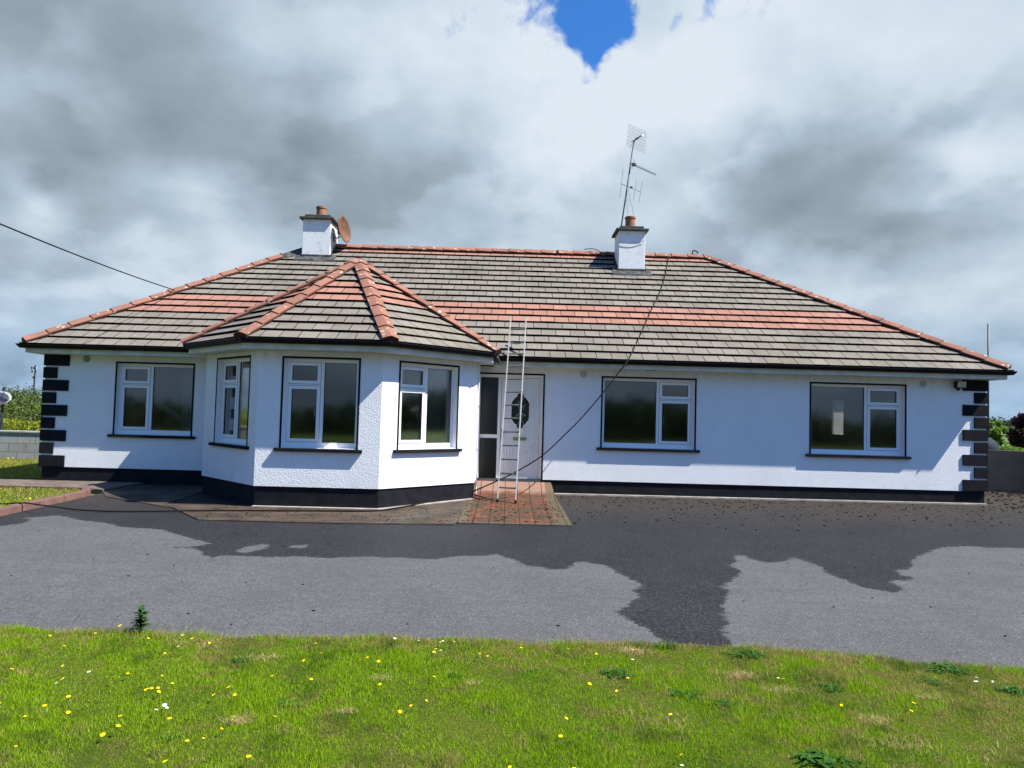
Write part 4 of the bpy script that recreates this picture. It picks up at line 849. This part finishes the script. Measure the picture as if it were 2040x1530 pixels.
# tall dry stalk in front of the thicket
def tree(loc, h, cr_, matl, lab, leafs=.05, per=900, cl=14, trunk=.08, ry=None, group=None, cat='tree', name='tree', dens=1.):
    x, y = loc; z = float(terr(x, y)); r = empty(name, (x, y, z), lab, cat, group); ry = ry or cr_
    mb = MB(); pts = [(x, y, z-.1), (x+.03*h/3, y, z+h*.3), (x-.02*h/3, y, z+h*.55), (x+.02, y, z+h*.85)]; mb.tube(pts, [trunk, trunk*.8, trunk*.5, trunk*.15], 8); cs, rs = [], []
    for i in range(cl):
        a = rng.uniform(0, 2*math.pi); q = rng.random()**.5; zz = z+h*(.36+.58*rng.random()); k = math.sin(math.pi*min(1, max(.12, (zz-z-h*.25)/(h*.78))))**.6
        c_ = (x+math.cos(a)*cr_*q*k*.75, y+math.sin(a)*ry*q*k*.75, zz); cs.append(c_); rs.append(cr_*rng.uniform(.25, .42)); mb.tube([(x, y, z+h*.25+(zz-z-h*.25)*.5), c_], [trunk*.35, trunk*.08], 5)
    mb.build('trunk', M_bark, r, smooth=True)
    P_ = clump_pts(cs, rs, per/(cr_*.35)**2*dens/ cl*6, .35); V, F_ = leaves(P_, leafs); o = mesh_np('crown', V, F_, matl, (x, y, z)); o.parent = r; o.location = (0, 0, 0); return r
def at(px, Y): return wp(px, 870, Y)[0]
tree((at(1981, 11), 11), 1.72, .42, M_bright, 'bright green young tree just beyond the right corner of the house', .06, 900, 22, .04)
tree((at(2044, 12), 12), 2.0, .62, M_maroon, 'dark maroon leaved tree at the right edge of the view', .06, 900, 22, .05)
for i, (px, Y, h_, w_) in enumerate([(1960, 150, 1.7, 8), (2012, 160, 1.5, 9), (2075, 150, 1.9, 9), (1900, 155, 1.8, 9)]):
    tree((at(px, Y), Y), h_, w_, M_dark, ['far dark green tree partly hidden by the right house corner', 'far low dark tree seen between the bright tree and the maroon tree', 'far dark tree just outside the right edge', 'far dark tree standing behind the house'][i], .35, 700, 16, .3, group='far trees across the field')
# low hedge right
n = 9000; xa, xb = at(1966, 9), at(2300, 9); C = np.column_stack([rng.uniform(xa, xb, n), 9+rng.normal(0, .25, n), .2+.72*rng.random(n)**.5]); C[:, 2] += .05*np.sin(C[:, 0]*4); V, F_ = leaves(C, .045)
hd = empty('hedge', ((xa+xb)/2, 9, .15), 'loose yellow green hedge behind the dark wall on the right', 'hedge'); o = mesh_np('foliage', V, F_, M_bright, ((xa+xb)/2, 9, .15)); o.parent = hd; o.location = (0, 0, 0)
# rail fence right
fe = empty('rail_fence', (at(2020, 22), 22, .2), 'thin dark post and rail fence across the field on the right', 'fence')
for i in range(6):
    x = at(1985, 22)+i*1.3; mb = MB(); mb.box(x-.04, x+.04, 21.96, 22.04, 0, 1.25); mb.build('post', M_bark, fe)
for z in (.75, 1.12): mb = MB(); mb.box(at(1960, 22), at(2200, 22), 21.92, 21.96, z, z+.07); mb.build('rail', M_bark, fe)
# rounded tank
tc_ = wp(1963, 893, 6.2); m_tank = noisy('grey_tank', (.035, .043, .052), (.026, .032, .038), 3, .8, .3, 30, spec=.1)
mb = MB(); prof = [(.40, -1.25), (.42, -.6), (.42, -.05)]+[(.42*math.cos(a), .34*math.sin(a)) for a in np.linspace(0, math.pi/2*.97, 9)]; mb.lathe((tc_[0]-.10, 6.2, tc_[2]), prof, 32); o = mb.build('storage_tank', m_tank, org=(tc_[0]-.10, 6.2, .15), smooth=True); setp(o, 'rounded dark grey tank showing above the dark right wall', 'tank')
# thin pole right
pb = wp(1968, 712, 9.5); ptp = wp(1969, 645, 9.5); mb = MB(); mb.tube([(pb[0], 9.5, .1), (ptp[0], 9.5, ptp[2])], .032, 10); o = mb.build('pole', M_steel, org=(pb[0], 9.5, .1), smooth=True); setp(o, 'thin dark vertical pole rising behind the right end of the roof', 'pole')
# basketball hoop
hc = wp(-3, 795, 5.6); bb = empty('basketball_hoop', (hc[0]-.02, 5.7, float(terr(hc[0], 5.7))), 'basketball hoop with fan shaped white edged backboard beyond the block wall', 'basketball hoop')
Hs = .0144
def fan(k_): 
    k = k_*.76; return [(-.43*k, -.02), (-.44*k, .10*k), (-.36*k, .20*k), (-.2*k, .27*k), (0, .295*k), (.2*k, .27*k), (.36*k, .20*k), (.44*k, .10*k), (.43*k, -.02), (.30*k, -.14*k), (.14*k, -.19*k), (-.14*k, -.19*k), (-.30*k, -.14*k)]
def plate(pts, y0, y1, name, matl, parent):
    mb = MB(); n = len(pts); mb.add([(hc[0]+a, y0, hc[2]+b_) for a, b_ in pts]+[(hc[0]+a, y1, hc[2]+b_) for a, b_ in pts], [tuple(range(n))[::-1], tuple(range(n, 2*n))]+[(i, (i+1) % n, (i+1) % n+n, i+n) for i in range(n)]); return mb.build(name, matl, parent)
m_bd, _, _ = mat('grey_backboard', (.17, .18, .23), .6, 0, .1)
bdo = plate(fan(1.0), 5.60, 5.63, 'backboard', M_pvc, bb); plate(fan(.86), 5.592, 5.60, 'face', m_bd, bdo)
mb = MB()
for q in (((-.24, .02), (-.18, .10), (-.2, 0), (-.14, .13)), ((-.08, -.04), (-.02, .1), (.0, .16), (.02, .02)), ((.05, .02), (.1, .08), (.12, -.02), (.15, .05), (.17, -.03), (.21, .04), (.25, -.02)), ((.12, .12), (.16, .2))): mb.tube([(hc[0]+a, 5.588, hc[2]+b_) for a, b_ in q], .011, 5)
mb.build('script', M_gask, bdo)
mb = MB(); mb.tube([(hc[0]+.22*math.cos(a), 5.36+.22*math.sin(a), hc[2]-.13) for a in np.linspace(0, 2*math.pi, 21)], .009, 6); mb.build('rim', noisy('orange_rim', (.5, .09, .03), (.4, .08, .03), 5, .5, 0), bb)
mb = MB(); mb.tube([(hc[0]+.03, 5.72, 0), (hc[0]+.06, 5.70, hc[2]+.32)], .04, 10); mb.build('pole', M_steel, bb)
mb = MB(); mb.box(hc[0]+.0, hc[0]+.10, 5.63, 5.68, hc[2]-.05, hc[2]+.1); mb.build('bracket', M_steel, bb)
# telecom mast far left
mx_ = wp(68, 765, 260); mtop = wp(68.5, 727, 260); M_vent_ = m_vent; tm = empty('telecom_mast', (mx_[0], 260, .2), 'distant telecom mast with antennas above the thicket on the left', 'mast')
mb = MB(); mb.tube([(mx_[0], 260, .2), (mx_[0]+.1, 260, mtop[2])], [.38, .22], 8); mb.build('pole', M_steel, tm)
for z, w_, k in ((-1.2, .95, 0), (-2.6, .7, 1), (-4.8, .45, 2)):
    for sx_ in (-1, 0, 1): mb = MB(); mb.box(mx_[0]+sx_*w_-.11, mx_[0]+sx_*w_+.11, 259.2, 259.6, mtop[2]+z-.55, mtop[2]+z+.55); mb.build('antenna', M_vent_ if (sx_+k) == 1 else M_steel, tm)
    mb = MB(); mb.box(mx_[0]-w_, mx_[0]+w_, 259.6, 259.9, mtop[2]+z-.1, mtop[2]+z+.1); mb.build('antenna_arm', M_steel, tm)
# the far side of the road behind the camera, seen only in the windows
P_ = clump_pts([(x, -52+rng.uniform(-3, 3), rng.uniform(.0, .6)+.9*math.sin(x*.09)) for x in np.linspace(-110, 130, 170)], rng.uniform(2.0, 2.9, 170), 110); V, F_ = leaves(P_, .33); o = mesh_np('roadside_trees', V, F_, M_dark, (10, -52, 0)); o['kind'] = 'stuff'
P_ = clump_pts([(58+rng.uniform(-2, 2), y, rng.uniform(.2, 1.6)) for y in np.linspace(-55, 22, 70)], rng.uniform(2.0, 3.0, 70), 110); V, F_ = leaves(P_, .33); o = mesh_np('roadside_trees', V, F_, M_dark, (58, -20, 0)); o['kind'] = 'stuff'

# ------------------------------------------------------------ grass
def grass_mat():
    m = bpy.data.materials.new('grass_blades'); m.use_nodes = True; n = m.node_tree; n.nodes.clear(); g = NG(n); P = posc(g)
    var = g.noise(P, 180, 2, .5); big = g.noise(P, 1.7, 6, .68); med = g.noise(P, 7, 4, .6)
    sp = g.n('ShaderNodeSeparateXYZ'); g.l(P, sp.inputs[0])
    c = g.mix(g.rng(var, .3, .7), (.130, .268, .004), (.350, .510, .013))
    edge = g.m('ADD', g.rng(sp.outputs['Y'], -8.95, -8.5, 0, .17), g.rng(sp.outputs['X'], 9.2, 12.5, 0, .12))
    dryf = g.rng(g.m('ADD', g.m('ADD', big, edge), g.m('MULTIPLY_ADD', med, .9, -.45)), .52, .70)
    dc = g.mix(g.rng(var, .35, .65), (.27, .20, .045), (.50, .42, .16))
    c = g.mix(g.m('MULTIPLY', dryf, .85), c, dc)
    c = g.mix(g.m('MULTIPLY', g.rng(g.noise(P, 3.4, 5, .65), .52, .66), .75), c, (.075, .165, .008))
    d = g.n('ShaderNodeBsdfDiffuse'); t = g.n('ShaderNodeBsdfTranslucent'); g.l(c, d.inputs[0]); g.l(c, t.inputs[0])
    mx = g.n('ShaderNodeMixShader'); mx.inputs[0].default_value = .42; g.l(d.outputs[0], mx.inputs[1]); g.l(t.outputs[0], mx.inputs[2])
    gl = g.n('ShaderNodeBsdfGlossy'); gl.inputs['Roughness'].default_value = .4; m2 = g.n('ShaderNodeMixShader'); m2.inputs[0].default_value = .012; g.l(mx.outputs[0], m2.inputs[1]); g.l(gl.outputs[0], m2.inputs[2])
    o = g.n('ShaderNodeOutputMaterial'); g.l(m2.outputs[0], o.inputs[0]); return m
M_grass = grass_mat()
def blades(name, X, Y, Z, hgt, wid, lean=.55, matl=None):
    n = len(X); B = np.column_stack([X, Y, Z]); a = rng.uniform(0, 2*math.pi, n); s_ = np.column_stack([np.cos(a), np.sin(a), np.zeros(n)]); l = rng.uniform(0, 2*math.pi, n)
    le = np.column_stack([np.cos(l), np.sin(l), np.zeros(n)])*(hgt*lean*rng.uniform(.2, 1.5, n))[:, None]; le[:, 0] += hgt*.12
    up = np.column_stack([np.zeros(n), np.zeros(n), hgt]); w = (s_*wid[:, None]*.5)
    V = np.stack([B-w, B+w, B+up*.55+le*.35-w*.8, B+up*.55+le*.35+w*.8, B+up*.95+le], 1).reshape(-1, 3)
    k = np.arange(n)*5; F = np.concatenate([np.column_stack([k, k+1, k+3]), np.column_stack([k, k+3, k+2]), np.column_stack([k+2, k+3, k+4])]); return mesh_np(name, V, F, matl or M_grass)
n = 560000; t = rng.random(n); Yg = -8.42-(t**1.0)*2.5; Xg = rng.uniform(4.3, 14.2, n); k = Yg < edge_y(Xg)+.03; Xg, Yg = Xg[k], Yg[k]
dn_ = np.sin(Xg*3.1+np.sin(Yg*4))*np.cos(Yg*3.7+Xg)+.5*np.sin(Xg*9+Yg*7); hg = (.022+.009*dn_)*rng.uniform(.6, 1.5, len(Xg)); hg = np.where(Yg > edge_y(Xg)-.10, hg*rng.uniform(.8, 2.0, len(Xg)), hg); hg = np.clip(hg, .012, .1)
o = blades('lawn_grass', Xg, Yg, lz(Xg, Yg)-.004, hg, rng.uniform(.0016, .0036, len(Xg))); o['kind'] = 'stuff'
n = 90000; Xo = rng.uniform(-8, 26, n); Yo = rng.uniform(-17, -8.4, n); k = (Yo < edge_y(Xo)) & ~((Xo > 4.3) & (Xo < 14.2) & (Yo > -10.92)); o = blades('lawn_grass', Xo[k], Yo[k], lz(Xo[k], Yo[k])-.004, rng.uniform(.03, .06, k.sum()), rng.uniform(.006, .014, k.sum())); o['kind'] = 'stuff'
n = 130000; Xo = rng.uniform(-9, 1.8, n); Yo = rng.uniform(-6, 4.1, n); k = ((Yo < -1.28) & (Xo < 1.78)) | ((Yo > .25) & (Xo < -.1)); Xo, Yo = Xo[k], Yo[k]; o = blades('side_grass', Xo, Yo, terr(Xo, Yo)+np.where(Yo < 0, .048, .018), rng.uniform(.03, .07, len(Xo)), rng.uniform(.004, .012, len(Xo))); o['kind'] = 'stuff'
M_straw = leaf_mat('dead_grass', (.42, .34, .14), (.58, .48, .24), (.30, .20, .08), .3, 30)
SX, SY = [], []
for px, py, r_, k_ in ((1262, 1296, .13, 420), (1475, 1345, .10, 380), (1670, 1312, .17, 420), (475, 1438, .07, 260), (1735, 1430, .10, 260), (1780, 1480, .17, 240), (690, 1415, .05, 120), (520, 1310, .12, 160), (760, 1350, .06, 110), (400, 1272, .25, 300), (1560, 1375, .12, 200), (1320, 1440, .2, 180), (1930, 1500, .25, 200), (1850, 1390, .08, 160), (940, 1360, .04, 90)):
    p = gp(px, py, .03); SX.append(rng.normal(p[0], r_*.6, k_)); SY.append(rng.normal(p[1], r_*.28, k_))
SX, SY = np.concatenate(SX), np.concatenate(SY); k = SY < edge_y(SX)+.02; SX, SY = SX[k], SY[k]
o = blades('dead_grass', SX, SY, lz(SX, SY)+.006, rng.uniform(.012, .035, len(SX)), rng.uniform(.0016, .003, len(SX)), 1.4, M_straw); o['kind'] = 'stuff'
# thin flowering stalks at the edge of the drive
mb = MB(); m_stalk, _, _ = mat('dry_stalk', (.12, .11, .06), .8)
for px in (215, 245, 262, 285, 303, 318, 355, 372, 480, 600, 805, 1385, 1375, 45, 60, 130):
    b_ = gp(px+random.uniform(-3, 3), 1266, .03); hh = random.uniform(.06, .16); mb.tube([b_, b_+np.array([hh*.25, .01, hh*.6]), b_+np.array([hh*.6, .01, hh])], [.0012, .001, .0022], 4)
o = mb.build('grass_stalks', m_stalk); o['kind'] = 'stuff'
# ------------------------------------------------------------ weeds
M_weed = leaf_mat('weed_leaves', (.030, .100, .012), (.055, .150, .020), (.022, .070, .010), .3, 20)
def blade_leaf(mb, o, az, el_, L, W, curl=.6, n=5, lobes=0):
    o = np.array(o); d = np.array([math.cos(az), math.sin(az), 0]); s_ = np.array([-math.sin(az), math.cos(az), 0]); vs = []
    for i in range(n+1):
        t = i/n; c_ = o+d*L*t*math.cos(el_*(1-curl*t))+np.array([0, 0, L*t*math.sin(el_*(1-curl*t))]); w = W*math.sin(math.pi*min(1, .12+.88*t))**.8*(1 if not lobes else (.55 if i % 2 else 1.25)); w = max(w, W*.06)
        vs += [c_-s_*w+np.array([0, 0, w*.25]), c_, c_+s_*w+np.array([0, 0, w*.25])]
    mb.add(vs, [(3*i, 3*i+1, 3*i+4, 3*i+3) for i in range(n)]+[(3*i+1, 3*i+2, 3*i+5, 3*i+4) for i in range(n)])
def weed(px, py, R, nl, lab, hgt=.9, name='weed', group='broad leaved weeds in the lawn', lobes=0, w=.18):
    c_ = gp(px, py, .03); mb = MB()
    for i in range(int(nl*1.8)):
        a = rng.uniform(0, 2*math.pi); q = R*.6*rng.random()**.5; bb_ = rng.uniform(0, 2*math.pi); L = R*rng.uniform(.22, .5)
        blade_leaf(mb, c_+np.array([math.cos(bb_)*q, math.sin(bb_)*q*.7, -.01]), a, rng.uniform(.35, 1.1)*hgt, L, L*w*rng.uniform(.7, 1.2), .8, 5, lobes)
    o = mb.build(name, M_weed, org=tuple(c_), smooth=True); return setp(o, lab, 'weed', group)
weed(1632, 1512, .17, 46, 'largest dark green weed clump at the bottom right of the lawn', lobes=1)
weed(1700, 1520, .10, 24, 'small dark weed just right of the largest clump at the lawn bottom', lobes=1)
weed(1365, 1382, .13, 44, 'round green weed tuft in the middle of the lawn', 1.2, w=.12)
weed(1442, 1400, .10, 30, 'upright dark weed just right of the round tuft', 1.3, w=.14)
weed(1232, 1340, .15, 34, 'spreading dark weed near the drive edge left of the dry patch', .8, w=.14)
weed(904, 1345, .08, 24, 'narrow upright weed left of the lawn centre', 1.5, w=.14)
weed(1068, 1335, .07, 16, 'little flat weed midway between the narrow and the spreading weeds', w=.2)
weed(1152, 1425, .06, 16, 'small spiky weed below the spreading one', 1.3, w=.16)
weed(1198, 1462, .13, 26, 'low wide weed patch near the bottom centre', .6, w=.2)
weed(1490, 1305, .20, 60, 'long tuft of strap leaves on the drive edge', 1.5, w=.08)
weed(1655, 1368, .14, 26, 'low dark weed right of the pale dry patch', .7, w=.16)
weed(1860, 1357, .14, 26, 'low weed on the right half of the lawn near a buttercup', .7, w=.16)
weed(1880, 1330, .20, 46, 'straggling green weed along the right part of the drive edge', .8, w=.1)
weed(2025, 1378, .16, 40, 'green tuft at the right edge of the lawn', 1.2, w=.1)
weed(320, 1382, .09, 22, 'dark leaves under the group of yellow flowers', .7, w=.25)
weed(575, 1398, .12, 20, 'faint flat weed in the left half of the lawn', .5, w=.2)
weed(475, 1313, .09, 18, 'small dark weed near the drive edge in the left half', .8, w=.2)
weed(770, 1325, .09, 18, 'dark patch of round leaves near the top of the lawn', .5, w=.3)
weed(340, 1468, .07, 16, 'small bright weed near the bottom left', 1.0, w=.22)
weed(1327, 1285, .13, 30, 'green weed where the wet stain meets the lawn', 1., w=.12)
# thistle at the drive edge
tb = gp(279, 1262, .02); th = empty('thistle', tuple(tb), 'upright dark green thistle standing at the drive edge on the left', 'plant')
mb = MB(); mb.tube([tb, tb+np.array([.006, 0, .08]), tb+np.array([.0, 0, .17])], [.004, .0035, .002], 6); mb.build('stem', M_weed, th)
mb = MB()
for i in range(90): z = .02+.16*rng.random(); blade_leaf(mb, tb+np.array([0, 0, z]), rng.uniform(0, 6.28), rng.uniform(.2, 1.1), rng.uniform(.045, .085)*(1.2-z*2.0), rng.uniform(.009, .015), .7, 5, 1)
mb.build('leaves', M_weed, th)
weed(262, 1258, .07, 18, 'dark dead leaves at the foot of the thistle', .6, group=None)
# ------------------------------------------------------------ flowers
m_yel, _, _ = mat('buttercup_yellow', (.90, .62, .005), .6, 0, .1); m_yel2, _, _ = mat('flower_centre', (.75, .42, .02), .6); m_wht, _, _ = mat('daisy_white', (.85, .85, .83), .6); m_stem, _, _ = mat('flower_stem', (.08, .16, .03), .7)
def flower_mesh(name, np_, R, matl, cup):
    mb = MB(); z0 = .062
    for i in range(np_):
        a = 2*math.pi*i/np_; d = np.array([math.cos(a), math.sin(a), 0]); s_ = np.array([-math.sin(a), math.cos(a), 0]); w = R*math.tan(math.pi/np_)*1.05; z = np.array([0, 0, z0])
        mb.add([z+d*R*.1, z+d*R*.6-s_*w*.9+np.array([0, 0, cup*.4]), z+d*R+np.array([0, 0, cup]), z+d*R*.6+s_*w*.9+np.array([0, 0, cup*.4])], [(0, 1, 2, 3)], 0)
    mb.lathe((0, 0, z0), [(R*.32, 0), (R*.25, .003), (.0005, .005)], 8, 1); mb.tube([(0, 0, 0), (.003, 0, .03), (0, 0, z0)], .0011, 4, 2)
    me = bpy.data.meshes.new(name); me.from_pydata(mb.v, [], mb.f)
    for m_ in (matl, m_yel2, m_stem): me.materials.append(m_)
    me.polygons.foreach_set('material_index', mb.m); me.update(); return me
me_b = flower_mesh('buttercup', 5, .0108, m_yel, .004); me_d = flower_mesh('daisy', 14, .0105, m_wht, .0005)
BUT = [(248, 1244), (96, 1264), (192, 1262), (122, 1287), (133, 1315), (289, 1268), (370, 1258), (386, 1265), (415, 1271), (331, 1300), (630, 1281), (609, 1312), (641, 1301), (17, 1328), (141, 1346), (251, 1339), (223, 1351), (311, 1345), (341, 1362), (289, 1374), (297, 1375), (302, 1371), (307, 1376), (313, 1372), (4, 1394), (138, 1389), (164, 1398), (88, 1404), (54, 1415), (55, 1427), (136, 1418), (212, 1451), (227, 1446), (242, 1428), (339, 1427), (431, 1448), (467, 1430), (463, 1366), (470, 1376), (437, 1382), (538, 1425), (548, 1346), (600, 1353), (619, 1345), (594, 1390), (371, 1471), (396, 1468), (311, 1483), (36, 1484), (336, 1507), (496, 1505), (742, 1304), (754, 1312), (761, 1356), (861, 1296), (875, 1291), (957, 1301), (973, 1304), (862, 1342), (841, 1381), (824, 1393), (790, 1403), (1036, 1288), (1127, 1285), (1153, 1283), (1254, 1289), (1188, 1297), (1247, 1352), (1231, 1373), (1120, 1431), (1118, 1462), (1170, 1360), (1020, 1523), (1142, 1526), (1340, 1419), (1372, 1500), (1561, 1347), (1675, 1393), (1806, 1412), (1816, 1395)]
DAI = [(363, 1281), (395, 1280), (180, 1336), (119, 1360), (349, 1382), (330, 1399), (328, 1406), (307, 1412), (782, 1271), (791, 1271), (878, 1273), (884, 1275), (898, 1278), (885, 1294), (957, 1296), (1258, 1311), (1358, 1520), (1380, 1529), (1942, 1345), (1948, 1358), (1983, 1353), (1553, 1346), (833, 1277)]
def put(me, lst, name, cat, what, group):
    cells = {}
    for px, py in lst:
        cx9 = ['far left of lawn', 'left part of lawn', 'left of lawn centre', 'middle of lawn', 'right of lawn centre', 'right part of lawn', 'far right of lawn'][int(min(6, px/2040*7))]
        ry9 = 'close to the drive edge' if py < 1318 else 'upper half' if py < 1375 else 'lower half' if py < 1450 else 'near the bottom'
        cells.setdefault((cx9, ry9), []).append((px, py))
    ORD = ['first', 'second', 'third', 'fourth', 'fifth', 'sixth', 'seventh', 'eighth', 'ninth', 'tenth', 'eleventh', 'twelfth']
    for (cx9, ry9), L in cells.items():
        for i, (px, py) in enumerate(sorted(L)):
            p = gp(px, py, .085); z = float(lz(p[0], p[1])); o = bpy.data.objects.new(name, me); COL.objects.link(o); o.location = (p[0], p[1], z-.004)
            s_ = random.uniform(.8, 1.25); o.scale = (s_, s_, random.uniform(.85, 1.15)); o.rotation_euler = (random.uniform(-.5, .2)+.35, random.uniform(-.3, .3), random.uniform(0, 6))
            lab = ('only %s at the %s, %s' % (what, cx9, ry9)) if len(L) == 1 else ('%s %s from the left, %s, %s' % (ORD[i], what, cx9, ry9))
            setp(o, lab, cat, group)
put(me_b, BUT, 'buttercup', 'flower', 'yellow buttercup', 'yellow buttercups in the front lawn')
put(me_d, DAI, 'daisy', 'flower', 'white daisy', 'white daisies in the front lawn')
# side lawn dandelion speckle
C = []
for i in range(420):
    if i < 330: x, y = rng.uniform(-8, -.3), rng.uniform(.8, 4)
    else: x, y = rng.uniform(-3, 1.7), rng.uniform(-4, -1.4)
    C.append((x, y, float(terr(x, y))+.085))
V, F_ = leaves(np.array(C), .018, 1.5); o = mesh_np('dandelions', V, F_, m_yel); o['kind'] = 'stuff'
# ------------------------------------------------------------ moss debris on the drive
m_moss = noisy('moss_lumps', (.008, .0075, .006), (.016, .014, .009), 30, .95, .5, 80, spec=.05)
mb = MB()
def lump(x, y, r, z=.004):
    c_ = np.array([x, y, float(terr(x, y))+z]); n = 6; a0 = rng.uniform(0, 6); R_ = r*rng.uniform(.7, 1.3, n); st = rng.uniform(.8, 1.8)
    ring = [c_+np.array([math.cos(a0+i*2*math.pi/n)*R_[i]*st, math.sin(a0+i*2*math.pi/n)*R_[i], 0]) for i in range(n)]; mid = [c_+(p-c_)*.7+np.array([0, 0, r*.45]) for p in ring]
    mb.add(ring+mid+[c_+np.array([0, 0, r*.65])], [(i, (i+1) % n, (i+1) % n+n, i+n) for i in range(n)]+[(i+n, (i+1) % n+n, 2*n) for i in range(n)])
for i in range(2100):
    x = rng.uniform(8.6, 20) if i % 5 else rng.uniform(3, 20); y = -.15-abs(rng.normal(0, 1.35)); lump(x, y, rng.choice([.006, .009, .013, .019], p=[.5, .3, .15, .05]))
for i in range(420): x, y = rng.uniform(18.8, 21.5), rng.uniform(-.6, 3.2); lump(x, y, rng.choice([.012, .02, .03]))
for i in range(500): x = rng.uniform(4.6, 8.8); y = rng.uniform(-3.6, -2.3); lump(x, y, rng.choice([.004, .007, .010]), .02)
for i in range(170): x, y = rng.uniform(8.5, 10.1), rng.uniform(-3.4, -1.1); lump(x, y, rng.choice([.006, .012, .018]), .02)
for i in range(170): x = rng.uniform(3, 18); y = rng.uniform(-8.2, -3); lump(x, y, rng.choice([.004, .006, .008], p=[.5, .35, .15]))
for px, py in ((294, 1105), (186, 1116), (256, 1148), (490, 1161), (604, 1165), (624, 1217), (375, 1223), (461, 1245), (812, 1244), (1661, 1210), (1855, 1210), (2003, 1268), (1738, 1192), (1112, 1247), (1930, 1143), (983, 1131), (78, 1059), (88, 1056)): p = gp(px, py); lump(p[0], p[1], .010)
o = mb.build('moss_debris', m_moss); o['kind'] = 'stuff'
S.render.engine = 'CYCLES'; S.cycles.max_bounces = 8; S.cycles.transparent_max_bounces = 12
